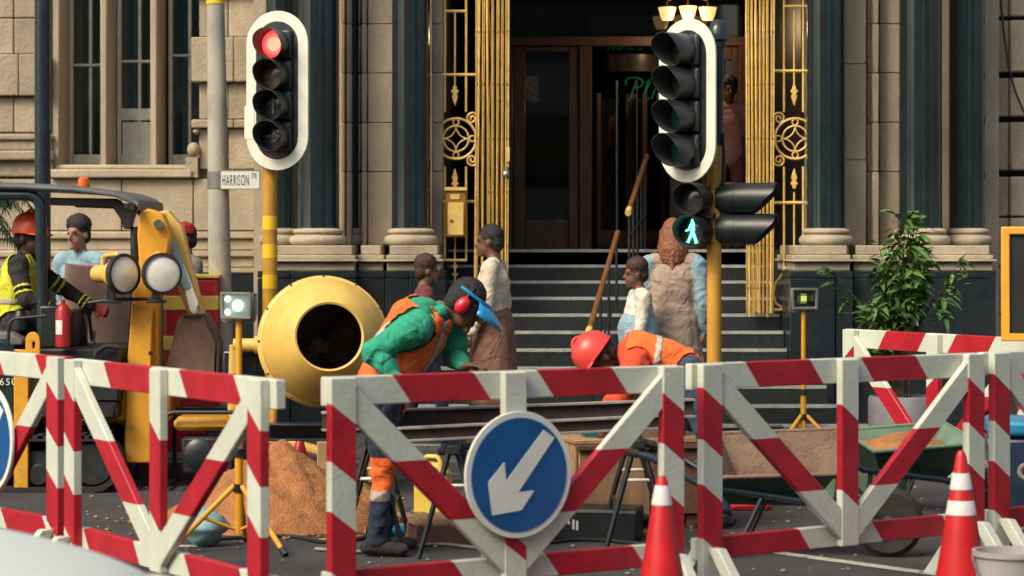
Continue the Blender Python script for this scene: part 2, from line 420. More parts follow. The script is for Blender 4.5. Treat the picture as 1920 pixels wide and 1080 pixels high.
# window wing
bp('sill', 'stone', lambda m: (pbox(m, 105, 352, 309, 318, YW-.02, 21.36, YW), pbox(m, 95, 362, 318, 334, YW-.09, YW+.5, YW)), .012)
bp('apron', 'stone', lambda m: [pbox(m, a, b, 336, 432, YW-.02, YW+.2, YW) for a, b in ((-60,92),(94,228),(230,362),(364,478))], .006)
bp('base_moulding', 'stone', lambda m: (pbox(m, -60, 480, 434, 448, YW-.07, YW+.2, YW), pbox(m, -60, 479, 448, 470, YW-.03, YW+.2, YW), pbox(m, -60, 480, 470, 482, YW-.10, YW+.2, YW), pbox(m, -60, 478, 482, 502, YW-.06, YW+.2, YW)), .012)
bp('base_course', 'stone', lambda m: pbox(m, -60, 481, 502, 512, YW-.16, YW+.2, YW), .01)
bp('plinth', 'plinth_granite', lambda m: m.bx(wx(-80,YW), wx(479,YW), YW-.14, YW+.2, 0, wz(512,YW)))
def blocks(x0, x1, courses, Y, splits, proud=.07, edge=0):
    for k, (ya, yb, pr) in enumerate(courses):
        xs = [x0 - (edge if pr else 0)] + [x + (12 if pr else 0) for x in splits] + [x1]
        for a, b in zip(xs[:-1], xs[1:]):
            o = bp('stone_block', 'stone_block', lambda m: pbox(m, a+.6, b-.6, ya+.8, yb-.8, Y - (proud if pr else 0) + random.uniform(-.004,.004), Y+.16, Y), .010, seg=2)
crs = [(-150,-112,0),(-112,-40,1),(-40,34,0),(34,102,0),(102,180,1),(180,249,0),(249,312,0)]
crsL = [(-190,-110,0),(-110,-36,1),(-36,34,0),(34,102,0),(102,181,1),(181,249,0)]
blocks(-60, 96, crsL, YW, [-18, 26], edge=0)
bp('scroll_block', 'stone_block', lambda m: (pbox(m, -30, 100, 251, 263, YW-.05, YW+.1, YW), pbox(m, -30, 98, 263, 283, YW-.02, YW+.1, YW), pbox(m, -30, 102, 283, 301, YW-.1, YW+.1, YW), pbox(m, -30, 100, 301, 332, YW-.03, YW+.1, YW)), .018, seg=3)
crsR = [(-180,-88,0),(-88,-10,1),(-10,70,0),(70,155,1),(155,224,0),(224,241,1),(241,318,0)]
blocks(373, 480, crsR, YW, [428], edge=13)
bp('scroll_block', 'stone_block', lambda m: (m.ball(at(363, 281, YW-.02), (.055,.07,.065)), m.ball(at(368, 247, YW-.02), (.03,.05,.022)), pbox(m, 350, 372, 295, 333, YW-.06, YW+.1, YW)), .0)
# mullions (deep, so their right flanks show)
for a, b in ((96,111),(187,200),(281,294)):
    bp('mullion', 'stone', lambda m: pbox(m, a, b, -200, 322, YW+.02, 21.3, YW), .012)
# windows, sash at YG
YG = 21.05
def window(x0, x1, rail, bar, low=None):
    z0, z1 = wz(313,YG), wz(-190,YG)
    w_ = thing('window', None, None); w_.parent = BLD; w_.location = (0,0,0)
    for k in ('label','category'):
        if k in w_: del w_[k]
    def wp(name, m, fn, bev=0): mb = MB(); fn(mb); return mb.build(name, m, w_, bev=bev, world=True)
    def fr(m):
        pbox(m, x0, x0+7, -190, 313, YG-.05, YG+.1, YG); pbox(m, x1-5, x1, -190, 313, YG-.05, YG+.1, YG)
        pbox(m, x0+7, x1-5, 290, 313, YG-.03, YG+.1, YG)
        pbox(m, bar-3, bar+3, -190, 290, YG-.02, YG+.05, YG)
        pbox(m, x0+7, x1-5, rail-3, rail+2, YG-.035, YG+.06, YG)
    wp('frame', 'window_paint', fr, .006)
    bot = 204 if low else 290
    for a, b in ((x0+7, bar-3), (bar+3, x1-5)):
        wp('pane', 'glass', lambda m: pbox(m, a, b, -190, rail-3, YG+.02, YG+.026, YG))
        wp('pane', 'glass', lambda m: pbox(m, a, b, rail+2, bot, YG+.02, YG+.026, YG))
    if low:
        wp('panel', 'window_paint', lambda m: (pbox(m, x0+7, x1-5, 204, 226, YG-.03, YG+.02, YG), pbox(m, x0+9, x1-8, 229, 306, YG-.02, YG+.04, YG)), .004)
    if not low and bar > 330:
        wp('blind', 'blind', lambda m: pbox(m, 341, x1-4, 200, 290, YG+.04, YG+.05, YG))
    n = 40; mb = MB(); vs = []; fs = []
    for i in range(n+1):
        xx = wx(x0,YG) + (wx(x1,YG)-wx(x0,YG))*i/n
        yy = YG + .16 + .025*math.sin(i*1.3)+.015*math.sin(i*.57+1)
        vs += [(xx,yy,z0),(xx,yy,z1)]
    for i in range(n): fs.append((2*i,2*i+2,2*i+3,2*i+1))
    mb.add(vs, fs); mb.build('curtain', 'curtain', w_, world=True)
window(131, 200, 123, 170); window(221, 295, 116, 262, True); window(317, 385, 105, 356)
# columns
def column(px, r, ybot, Y, base=True):
    x = wx(px,Y); rr = r*Y/F; z0 = wz(ybot,Y)
    prof = [(rr*1.03, z0), (rr, z0+.04)] + [(rr*(1-.0012*i*i), z0+.04+i*.6) for i in range(1,10)]
    mb = MB(); mb.lathe(prof, 48, Matrix.Translation((x,Y,0))); c = mb.build('column_shaft', 'granite', BLD, world=True)
    if base:
        k = rr; z = lambda p: wz(p,Y)
        pr = []
        def torus(y0, y1, ro, bul):
            za, zb = z(y1), z(y0); n = 8
            for i in range(n+1):
                a = -PI/2 + PI*i/n
                pr.append((ro + bul*math.cos(a), (za+zb)/2 + (zb-za)/2*math.sin(a)))
        torus(441, 460, k*1.14, k*.26); pr.append((k*1.13, z(440))); torus(430, 439, k*1.1, k*.13); pr.append((k*1.02, z(428)))
        mb = MB(); mb.lathe(pr, 40, Matrix.Translation((x,Y,0))); mb.build('column_base', 'stone', BLD, world=True)
column(597, 39, 429, 18.75); column(528, 30, 429, 19.25); column(771, 36.5, 429, 18.75)
column(1549, 36.5, 431, 18.75); column(1726, 40, 431, 18.75); column(1813, 34, 431, 19.0)
column(664, 15, 429, 19.25)
def pedestal(x0, x1, Y, Yb=19.6):
    bp('pedestal', 'stone', lambda m: (pbox(m, x0+8, x1-8, 460, 478, Y+.05, Yb, Y), pbox(m, x0+2, x1-2, 478, 487, Y+.015, Yb, Y), pbox(m, x0-3, x1+3, 486.5, 491, Y-.02, Yb, Y), pbox(m, x0+3, x1-3, 490.5, 508, Y+.025, Yb, Y)), .012, seg=3)
pedestal(495, 668, 18.45); pedestal(722, 829, 18.45); pedestal(668, 722, 18.62)
pedestal(1486, 1598, 18.45); pedestal(1598, 1694, 18.62); pedestal(1694, 1866, 18.45)
# dark plinth panels
def panel(x0, x1, Y, y0=508, name='plinth_panel'):
    for a, b in ((y0, 521), (522.2, None)):
        zt = wz(a,Y); zb = 0.10 if b is None else wz(b,Y)
        bp(name, 'plinth_granite', lambda m: m.bx(wx(x0,Y)+.0025, wx(x1,Y)-.0025, Y + (0 if b else .004), 19.5, zb, zt), .004)
for a, b, Y in ((482,545,18.40),(545,668,18.38),(668,722,18.50),(722,766,18.39),(766,834,18.38),(1481,1566,18.38),(1566,1600,18.40),(1600,1694,18.5),(1694,1868,18.39)):
    panel(a, b, Y)
# wall between the columns: blocks with mouldings
for a, b, Y, ys in ((690,738,19.1,(-190,-48,45,137,230,322,460)), (1586,1624,19.05,(-190,-30,120,300,460))):
    for y0, y1 in zip(ys[:-1], ys[1:]):
        bp('stone_block', 'stone', lambda m: pbox(m, a, b, y0+.5, y1-.5, Y, 19.5), .005)
for a, b, Y in ((640,647,19.14),(650,659,19.03),(660,676,19.2),(678,688,19.08),(809,830,18.95),(1626,1634,19.16),(1636,1648,19.03),(1649,1690,19.18)):
    ys = (-190,-48,45,137,230,322,460)
    for y0, y1 in zip(ys[:-1], ys[1:]):
        bp('moulding', 'stone', lambda m: pbox(m, a, b, y0+.3, y1-.3, Y, 19.5), .008)
# right wing in rusticated blocks
crw = [(-200,-115,1),(-115,-62,0),(-62,32,1),(38,136,1),(146,219,1),(229,320,1),(331,406,1),(408,500,1),(502,590,1),(592,700,1)]
for ya, yb, pr in crw:
    for a, b in ((1850,1892),(1892,1960),(1960,2060)):
        bp('stone_block', 'stone_block', lambda m: pbox(m, a+.5, b-.5, ya+.6, yb-.6, 19.62 + (0 if a < 1890 else -.05), 20, 19.62), .012, seg=2)
cab = MB(); cab.tube([at(1876,-40,19.5), at(1877,10,19.5), at(1882,60,19.5), at(1890,120,19.5), at(1903,170,19.5), at(1922,215,19.5), at(1950,240,19.5)], .009, 6)
tag(cab.build('cable', 'black_metal'), 'black cable sagging across the rusticated blocks beside the dark columns', 'cable')
# ------------------------------------------------------------------ porch: walls, ceiling, doors
FL = 1.523
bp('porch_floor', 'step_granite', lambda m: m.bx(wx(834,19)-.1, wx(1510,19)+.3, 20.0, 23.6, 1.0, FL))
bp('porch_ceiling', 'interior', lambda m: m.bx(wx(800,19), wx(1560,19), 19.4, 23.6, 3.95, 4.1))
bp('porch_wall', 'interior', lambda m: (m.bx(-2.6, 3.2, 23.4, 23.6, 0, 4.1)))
YD = 21.6
def dp(name, mat, rects, Ya=YD, th=.08, bev=.006, parent=None):
    def fn(m):
        for r in rects: pbox(m, *r, Ya, Ya+th, Ya)
    return bp(name, mat, fn, bev, parent)
dp('door_frame', 'wood_dark', [(900,1500,68,86),(900,962,86,470),(1086,1110,86.5,469),(1256,1312,86.5,469),(1385,1500,86.5,469)], YD)
dl = dp('door', 'wood_dark', [(963,985,88,468),(1066,1085,88,468),(985.5,1065.5,412,467),(985.5,1065.5,88,96)], YD+.02)
dp('pane', 'door_glass', [(985,1066,96,412)], YD+.05, .01, 0, dl)
dr = dp('door', 'wood_dark', [(1313,1325,88,468),(1372,1384,88,468),(1325.5,1371.5,430,467),(1325.5,1371.5,88,112)], YD+.02)
dp('pane', 'door_glass', [(1325,1372,112,430)], YD+.05, .01, 0, dr)
nt_ = dp('notice', 'grey_cloth', [(978,1010,143,190)], YD+.035, .003, 0, dl)
dp('transom_pane', 'door_glass', [(900,1500,-150,68)], YD+.03, .01, 0)
# revolving door
cx, cz = wx(1182,YD+.45), 0
m_ = MB(); m_.lathe([(.36, wz(132,YD)), (.36, wz(100,YD))], 40, Matrix.Translation((cx,YD+.45,0)))
rv = m_.build('revolving_door', 'door_metal', BLD, world=True)
def rvp(name, mat, fn): mb = MB(); fn(mb); return mb.build(name, mat, rv, world=True)
for a in (20, 110, 200, 290):
    Mx = Matrix.Translation((cx,YD+.45,0)) @ Matrix.Rotation(R(a),4,'Z')
    rvp('wing', 'wood_dark', lambda m: (m.box((.32,0,2.25),(.04,.04,1.4),Mx), m.box((.03,0,2.25),(.04,.04,1.4),Mx), m.box((.17,0,1.62),(.3,.036,.16),Mx)))
    rvp('pane', 'door_glass', lambda m: m.box((.17,0,2.3),(.28,.01,1.2),Mx))
rvp('post', 'steel', lambda m: m.cyl((cx-.14,YD+.12,FL),(cx-.14,YD+.12,3.05),.012))
rvp('post', 'steel', lambda m: m.cyl((cx+.04,YD+.08,FL),(cx+.04,YD+.08,3.05),.005))
bp('reflection_band', 'interior_panel', lambda m: pbox(m, 1100, 1396, 28, 64, 22.9, 23.0))  # brown band standing in for panel reflections in the glass
bp('wall_panel', 'interior_panel', lambda m: (pbox(m, 968, 1030, -60, 66, 22.8, 22.9), pbox(m, 1375, 1520, 100, 470, 22.8, 22.9)))
# neon lettering hanging behind the glass, its mirrored reflection drawn as strokes too
ne = thing('neon_sign', 'green neon script letters hanging behind the dark revolving door glass, with strokes for their reflection above', 'neon sign', at(1200,170,YD+.2))
def stroke(parent, pts, r=.004):
    mb = MB(); q = [at(a,b,YD+.2) for a,b in pts]
    mb.tube(q, r, 6); return mb.build('letter_and_reflection_stroke', 'neon_green', parent, world=True)
stroke(ne, [(1178,190),(1182,183),(1186,172),(1190,160),(1193,152)])
stroke(ne, [(1174,160),(1173,152),(1179,146),(1190,145),(1201,148),(1206,154),(1203,161),(1195,164),(1189,163)])
stroke(ne, [(1199,190),(1207,180),(1214,165),(1219,154),(1218,149),(1214,153),(1211,166),(1208,180),(1211,190),(1218,184)])
stroke(ne, [(1222,186),(1226,172),(1232,164),(1236,170),(1232,182),(1235,189),(1240,182)])
for pts in ([(1139,94),(1143,87),(1147,82)], [(1149,94),(1153,86),(1160,83),(1156,91),(1163,93),(1168,88)], [(1176,93),(1178,85),(1184,85),(1183,91),(1189,92)], [(1197,94),(1201,91),(1205,94)]):
    stroke(ne, pts, .003)  # upper strokes glow in place of the lettering's mirrored reflection
# ceiling lamp with three glass shades
cl_ = thing('ceiling_lamp', 'warm lit ceiling lamp with three flared glass shades in the porch', 'lamp', at(1288,10,21.2))
for px, py in ((1251,26),(1290,24),(1327,26)):
    c = at(px,py,21.2)
    mb = MB(); mb.lathe([(.045,-.055),(.06,-.02),(.078,.05),(.082,.055)], 20, Matrix.Translation(c), cap=False); mb.build('lamp_shade', 'lit_warm', cl_, world=True)
    mb = MB(); mb.tube([c+Vector((0,0,.05)), c+Vector((0,0,.11)), at(1288,-20,21.2)], .008, 6); mb.build('arm', 'gold_dark', cl_, world=True)
pl_=bpy.data.lights.new('ceiling_lamp_glow','POINT'); pl_.energy=14; pl_.color=(1,.72,.42); pl_.shadow_soft_size=.08
plo=bpy.data.objects.new('ceiling_lamp_glow',pl_); COL.objects.link(plo); plo.parent=cl_; plo.location=(0,-.1,-.2)
mb = MB(); mb.cyl(at(1288,-20,21.2), (wx(1288,21.2),21.2,3.95), .012); mb.build('stem', 'gold_dark', cl_, world=True)
# ------------------------------------------------------------------ steps
ST = thing('entrance_steps', 'dark granite steps with pale nosing strips rising to the porch', 'steps', (1,18.5,0))
H, T = .1275, .25
for n in range(12):
    Yn = 20.0 - T*n; z1 = FL - H*n; z0 = max(0, z1 - H) - (.0 if n < 11 else .05)
    if Yn > 18.36: xa, xb = wx(836,Yn)-.0, wx(1481,18.4)
    else: xa, xb = wx(836,18.4)+ .0, wx(1481,18.4) + (.06 + .5*(18.36-Yn))
    if Yn <= 18.36: xa = wx(836,18.4) - .03 - .3*(18.36-Yn)
    mb = MB(); mb.bx(xa, xb, Yn, Yn+T+.03 if n else Yn+.3, z0-.02, z1-.002)
    s_ = mb.build('step', 'step_granite', ST, bev=.006, world=True)
    mb = MB(); mb.bx(xa+.01, xb-.01, Yn-.006, Yn+.055, z1-.022, z1+.003)
    mb.build('nosing_strip', 'nosing', s_, bev=.002, world=True)
# ------------------------------------------------------------------ handrail
HR = thing('handrail', 'brown wooden handrail on thin black posts climbing the dark steps', 'handrail', at(1110,700,17.7))
def hp(name, m, fn): mb = MB(); fn(mb); return mb.build(name, m, HR, world=True)
A, B = at(1103,625,17.6), at(1158,436,19.1); C_, D_ = at(1178,398,19.3), at(1213,292,20.5)
hp('rail', 'brass_wood', lambda m: m.tube([A,(A+B)/2,B], .022, 10)); hp('rail', 'brass_wood', lambda m: m.tube([C_,(C_+D_)/2,D_], .022, 10))
for P, Q in ((A,B),(C_,D_)):
    d = (Q-P).normalized(); hp('brass_cap', 'gold', lambda m: m.tube([P-d*.02, P+d*.07], .026, 10))
def stepz(y): return max(0, FL - H*math.ceil((20.0-y)/T - 1e-6)) if y < 20 else FL
for k in range(4):
    t = .12 + k*.28; P = A.lerp(B,t); hp('post', 'black_metal', lambda m: m.cyl((P.x,P.y,stepz(P.y)),(P.x,P.y,P.z),.011,8))
for k in range(5):
    t = .05 + k*.21; P = C_.lerp(D_,t); hp('post', 'black_metal', lambda m: m.cyl((P.x,P.y,stepz(P.y)),(P.x,P.y,P.z),.011,8))
hp('lower_bar', 'black_metal', lambda m: m.tube([A-Vector((0,0,.35)),B-Vector((0,0,.5))],.009,6)); hp('lower_bar', 'black_metal', lambda m: m.tube([C_-Vector((0,0,.2)),D_-Vector((0,0,.5))],.009,6))
# ------------------------------------------------------------------ gates
YGt = 18.9
def gate(label, xs, ybot, wob, lock):
    zb, zt = wz(ybot,YGt), 3.95
    G = thing('folding_gate', label, 'gate', (wx(sum(xs)/len(xs),YGt),YGt,zb), group=None)
    for i, x in enumerate(xs):
        a = random.uniform(-wob,wob); wd = .0175 if 0 < i < len(xs)-1 else .029
        mb = MB()
        y = YGt + .012*math.sin(i*1.9)
        x0 = wx(x - a,YGt); x1 = wx(x + a,YGt); b0 = zb + random.uniform(-.01,.03)
        mb.add([(x0-wd/2,y-.008,b0),(x0+wd/2,y-.008,b0),(x0+wd/2,y+.008,b0),(x0-wd/2,y+.008,b0),(x1-wd/2,y-.008,zt),(x1+wd/2,y-.008,zt),(x1+wd/2,y+.008,zt),(x1-wd/2,y+.008,zt)],
               [(0,3,2,1),(4,5,6,7),(0,1,5,4),(1,2,6,5),(2,3,7,6),(3,0,4,7)])
        mb.box(((x0+x1)/2 - wd/2+.004, y-.014, (b0+zt)/2), (.006,.014,zt-b0-.02))
        p = mb.build('picket', 'gold', G, bev=.002, world=True)
        mb = MB()
        for yy in (-60, 60, 158, 260, 360, 460, 540):
            if yy < ybot - 10:
                t = (wz(yy,YGt)-b0)/(zt-b0); mb.ball((x0+(x1-x0)*t, y-.010, wz(yy,YGt)), .0065, 8, 5)
        r_ = mb.build('rivets', 'black_metal', p, world=True); r_['kind'] = 'stuff'
    for k in range(0,len(xs)-1,2):
        for q, yy in enumerate(range(-80, int(ybot)-90, 100)):
            s = 1 if (k+q) % 2 else -1
            mb = MB(); mb.tube([(wx(xs[k]-s*3+5,YGt), YGt+.03, wz(yy,YGt)), (wx(xs[k+1]+s*3-5,YGt), YGt+.03, wz(yy+98,YGt))], .006, 4, flat=.4)
            mb.build('lattice_bar', 'gold_dark', G, world=True)
    if lock:
        mb = MB(); pbox(mb, 948, 956, 276, 304, YGt-.03, YGt+.02); mb.build('lock_plate', 'gold', G, bev=.004, world=True)
        mb = MB(); c = at(949,327,YGt-.03); mb.ball(c, (.028,.016,.028)); mb.tube([c+Vector((-.016,0,.01)),c+Vector((-.016,0,.05)),c+Vector((0,0,.065)),c+Vector((.016,0,.05)),c+Vector((.016,0,.01))],.006,6)
        mb.build('padlock', 'steel', G, world=True)
    return G
gate('gold folded lattice gate with a hanging padlock beside the porch opening', [895,906,915,924,933,942,951], 560, 4.0, True)
gate('gold folded lattice gate without padlock, its open foot above the steps', [1402,1411,1418,1425,1432,1439,1448], 592, 2.8, False)
def arc(c, r, a0, a1, n=18): return [(c[0]+r*math.cos(R(a0+(a1-a0)*i/n)), c[1]-r*math.sin(R(a0+(a1-a0)*i/n))) for i in range(n+1)]
def grille(label, cx, side, bars, hs, bottom, box):
    Y = 18.98
    G = thing('gate_grille', label, 'grille', (wx(cx,Y),Y,wz(bottom,Y)))
    def t(name, pts, r=.009, closed=False, m='gold'):
        mb = MB(); mb.tube([at(a,b,Y) for a,b in pts], r, 8, closed); return mb.build(name, m, G, world=True)
    for x in bars:
        t('bar', [(x,-60),(x,210)]); t('bar', [(x,312),(x,bottom)])
    t('spear_shaft', [(cx-2,20),(cx-2,165)], .007); t('spear_shaft', [(cx-2,360),(cx-2,bottom)], .007)
    for x0,x1,y in hs: t('crossbar', [(x0,y),(x1,y)], .012)
    cc = (cx,260)
    t('ring', arc(cc,38,0,352,40), .010, True); t('ring', arc(cc,24,0,352,32), .008, True)
    for k in range(4):
        a = 45+90*k; q = (cc[0]+34*math.cos(R(a)), cc[1]-34*math.sin(R(a)))
        t('star_arc', arc(q, 24, a+180-45, a+180+45, 10), .006)
        b = 90*k; t('small_ring', arc((cc[0]+31*math.cos(R(b)), cc[1]-31*math.sin(R(b))), 5.5, 0, 340, 12), .006, True)
    for y, s in ((222,1),(300,-1)):
        pts = []
        for i in range(26):
            a = i*.42; rr = 12 - i*.42; pts.append((cx + side*30 + rr*math.cos(a)*side, y - rr*math.sin(a)*s))
        t('scroll', pts, .008)
    for y, s in ((180,1),(335,-1)):
        mb = MB(); c = at(cx-2,y,Y); k = Y/F
        poly = [(0,20),(6,0),(3,-3),(8,-10),(4,-12),(3,-19),(-3,-19),(-4,-12),(-8,-10),(-3,-3),(-6,0)]
        mb.prism([(p[0]*k+c.x, c.z - s*p[1]*k) for p in poly], Y-.012, Y+.012); mb.build('spear_head', 'gold', G, bev=.003, world=True)
    return G, t
G1, t1 = grille('gold ironwork grille with ring ornament above a gold letter box', 855, 1, [834,874], [(832,876,21),(826,892,140),(826,892,378),(832,876,488)], 488, True)
t1('spear_shaft', [(853,488),(853,560)], .007)
for y in (505, 520): t1('finial', [(848,y-8),(853,y),(858,y-8)], .006)
G2, t2 = grille('gold ironwork grille with ring ornament and a curled scroll at its foot', 1491, -1, [1470,1506], [(1470,1512,12),(1450,1512,133),(1450,1512,380)], 505, False)
t2('scroll', [(1470,503),(1466,515),(1455,530),(1450,550),(1456,570),(1472,580),(1488,578)], .010)
sp = [(1478+ (14-i*.55)*math.cos(i*.45), 560-(14-i*.55)*math.sin(i*.45)) for i in range(22)]
t2('scroll', sp, .008); t2('crossbar', [(1452,581),(1490,581)], .012); t2('crossbar', [(1468,503),(1490,503)], .012)
LB = thing('letter_box', 'gold metal letter box with a small lock on the ironwork grille', 'letter box', at(853,445,18.8))
mb = MB(); pbox(mb, 836, 873, 357, 445, 18.82, 18.95); mb.build('case', 'gold_dark', LB, bev=.008, world=True)
mb = MB(); pbox(mb, 833, 876, 351, 358, 18.80, 18.96); mb.build('lid', 'gold', LB, bev=.005, world=True)
mb = MB(); pbox(mb, 840, 869, 380, 441, 18.808, 18.82); mb.build('door', 'gold', LB, bev=.003, world=True)
mb = MB(); c = at(846,413,18.8); mb.lathe([(.012,-.01),(.014,.0),(.006,.006)], 12, frame(c,(0,-1,0))); mb.build('lock', 'gold_dark', LB, world=True)
mb = MB(); pbox(mb, 844, 862, 364, 374, 18.812, 18.82); mb.build('slot', 'gold', LB, bev=.003, world=True)
# ------------------------------------------------------------------ buildings across the street, behind the camera: they show in the polished stone
for i, (x0, x1, h) in enumerate(((-30,-14,11),(-11,5,15),(9,30,12))):
    o = thing('street_building', ['low dark office block across the street','tall plain stone block across the street','wide brown block across the street'][i], 'building', ((x0+x1)/2,-16,0))
    mb = MB(); mb.bx(x0,x1,-24,-14,0,h); mb.build('wall', 'stone_block', o, world=True)
    for fz in range(1,int(h/3)):
        mb = MB(); mb.bx(x0+1,x1-1,-14.0,-13.95,fz*3,fz*3+1.7); mb.build('window_band', 'door_glass', o, world=True)
# ------------------------------------------------------------------ striped wooden barriers
def board(parent, name, p, q, wd, y0, y1, cuts, slant, start=0, mats=('paint_white','paint_red'), bev=.004):
    """board from p to q (x,z) in the barrier's plane, cut into painted stripes; cuts = distances along it"""
    p = Vector((p[0],0,p[1])); q = Vector((q[0],0,q[1])); u = (q-p); L = u.length; u.normalize(); v = Vector((-u.z,0,u.x))
    rows = [(0,0)] + [(c,1) for c in cuts] + [(L,0)]
    vs = []; fs = []; mi = []
    for c, s in rows:
        for sv in (-1,1):
            t = min(max(c + s*slant*sv*wd/2, 0), L)
            b = p + u*t + v*(sv*wd/2)
            vs += [(b.x,y0,b.z),(b.x,y1,b.z)]
    col = start
    for i in range(len(rows)-1):
        a = 4*i; b = a+4
        for f in ((a,b,b+2,a+2),(a+1,a+3,b+3,b+1),(a,a+1,b+1,b),(a+2,b+2,b+3,a+3)): fs.append(f); mi.append(col)
        col = 1-col
    fs.append((0,2,3,1)); mi.append(start); e = 4*(len(rows)-1); fs.append((e,e+1,e+3,e+2)); mi.append(1-col)
    mb = MB(); mb.v = [tuple(x) for x in vs]; mb.f = fs; mb.mi = mi
    o = mb.build(name, list(mats), parent, bev=bev, smooth=False)
    return o
def barrier(label, a, b, top_cuts, slant=.75, group=None, sign=False, Ht=1.05, post_start=0, mid_cuts=(.27,.6), feet=True, flip=1, ends=(0,0)):
    a = Vector((a[0],a[1],0)); b = Vector((b[0],b[1],0)); L = (b-a).length; d = b-a
    T_ = thing('barrier', label, 'barrier', a, math.atan2(d.y,d.x), group)
    pw = .112; zt = Ht; zb = .215; th = .042
    board(T_, 'top_rail', (-ends[0],zt-.055), (L+ends[1],zt-.055), .112, .0, th, [c*L for c in top_cuts], -slant*flip)
    board(T_, 'bottom_rail', (0,zb+.045), (L,zb+.045), .095, .001, th, [.08*L,.36*L,.62*L,.88*L], -slant*flip)
    for i, x in enumerate((pw/2, L-pw/2)):
        board(T_, 'post', (x,zt-.001), (x,.0), pw, -th, -.001, [.14+.01*i,.36,.55,.78], slant*1.0*flip)
    board(T_, 'post', (L/2,zt-.002), (L/2,zb), .105, -th+.003, -.001, list(mid_cuts), slant*1.0*flip)
    # diagonals to the foot of the middle post
    for s in (0,1):
        x0 = pw*.55 if s == 0 else L-pw*.55; x1 = L/2 - .005 if s == 0 else L/2 + .005
        P = (x0,zt-.06); Q = (x1,zb+.06); dl = math.hypot(Q[0]-P[0],Q[1]-P[1]); an = math.atan2(P[1]-Q[1], Q[0]-P[0])
        # stripe edges lie level across the slanting board
        ct = 1/math.tan(an)
        board(T_, 'diagonal_brace', P, Q, .105, -th+.006, -.003, [dl*.38, dl*.72], ct, 0)
    if feet:
        for x in (pw/2, L-pw/2):
            for s in (-1,1):
                mb = MB(); dr_ = Vector((0, s*.42, -.42)); 
                mb.prism([(s*.03-.02*s,.27),(s*.03+.05*s,.27),(s*.30,.0),(s*.22,.0)], -.025, .025, Matrix.Translation((x,-.02,0)) @ Matrix.Rotation(R(90),4,'Z'))
                mb.build('foot_brace', 'paint_white', T_, bev=.004)
    if sign: arrow_sign(T_, L/2 + (0 if sign is True else sign), zt-.41)
    return T_
def disc(n, rx, rz=None, c=(0,0)): rz = rz or rx; return [(c[0]+rx*math.cos(2*PI*i/n), c[1]+rz*math.sin(2*PI*i/n)) for i in range(n)]
def arrow_sign(P, x, z):
    r = .253
    Mx = Matrix.Translation((x,-.062,z))
    mb = MB(); mb.prism(disc(64,r), 0, .014, Mx); s = mb.build('sign_disc', 'sign_white', P, bev=.002)
    mb = MB(); mb.prism(disc(64,r*.90), -.0025, -.0003, Mx); mb.build('blue_face', 'sign_blue', s)
    ar = [(.467,.71),(.68,.57),(-.03,-.28),(.28,-.27),(.03,-.576),(-.53,-.627),(-.61,-.09),(-.30,.22),(-.266,-.09)]
    mb = MB(); mb.prism([(p[0]*r*.97,p[1]*r*.97) for p in ar], -.005, -.0028, Mx); mb.build('arrow', 'sign_white', s)
def gp(px, Y): return (wx(px,Y), Y)
TC = [.13,.40,.60,.84]
barrier('red and white barrier carrying a blue arrow sign, beside the excavator engine cover', (-3.04,12.19), (-2.02,10.86), [.02,.12,.36,.60,.84], sign=.17, ends=(0,.0))
barrier('red and white barrier without sign standing in front of the excavator and sand pile', (-1.955,10.68), (-.91,9.02), [.20,.46,.60,.86], mid_cuts=(.25,.62), ends=(0,.05))
barrier('red and white barrier carrying a blue arrow sign in front of the bending green worker', (-.71,9.15), (.70,10.08), [.20,.42,.60,.82], sign=True, mid_cuts=(.66,.72))
barrier('red and white barrier in front of the two wheelbarrows and the yellow signal pole', (.785,10.2), (2.185,11.24), [.20,.42,.60,.80], mid_cuts=(.24,.62), ends=(.03,0))
barrier('red and white barrier in front of the dark blue stand-in box with the cyan lid', (2.24,11.3), (3.62,12.34), [.20,.42,.60,.80], ends=(.03,0))
barrier('red and white barrier standing in front of the leafy plant in the grey pot', (2.03,14.5), (2.83,12.95), [.22,.44,.60,.80], flip=-1, slant=.75, mid_cuts=(.27,.6), ends=(.04,0))
# ------------------------------------------------------------------ cones
def cone(label, loc, h, r, bands, group=None, tilt=0):
    C = thing('traffic_cone', label, 'traffic cone', loc, random.uniform(0,1))
    k = lambda z: r + (r*.16 - r)*(z/h)
    mb = MB(); mb.lathe([(k(.03*h),.03),(k(h*.5),h*.5),(k(h*.96),h*.96),(k(h)*.9,h*.985),(k(h)*.6,h),(.0001,h)], 32); mb.build('cone_body', 'cone_red', C)
    for a, b in bands:
        mb = MB(); mb.lathe([(k(a)+.0008,a),(k(a)+.003,a+.004),(k(b)+.003,b-.004),(k(b)+.0008,b)], 32, cap=False); mb.build('reflective_band', 'cone_band', C)
    mb = MB(); s = r*1.32
    mb.prism([(-s,-s*.75),(-s*.75,-s),(s*.75,-s),(s,-s*.75),(s,s*.75),(s*.75,s),(-s*.75,s),(-s,s*.75)], 0, .03, Matrix.Rotation(R(90),4,'X') @ Matrix.Translation((0,0,0)))
    for i, v in enumerate(mb.v): mb.v[i] = (v[0], v[1], abs(v[2]))
    mb.build('base', 'cone_red', C, bev=.005)
    return C
Yc = 10.55; cone('tall red traffic cone with two white bands in front of the wheelbarrow barrier', (wx(1802,Yc),Yc,0), .652, .125, [(.37,.435),(.48,.555)])
Yc = 9.55; cone('tall red traffic cone with one faded white band by the arrow sign barrier', (wx(1241,Yc),Yc,0), .638, .125, [(.52,.60)])
Yc = 15.0; cone('small plain red traffic cone on the road behind the sand pile', (wx(562,Yc),Yc,0), .36, .115, [])
Yc = 14.2; cone('small red and white banded traffic cone beside the red toolbox', (wx(1400,Yc),Yc,0), .42, .10, [(.10,.19),(.28,.36)])
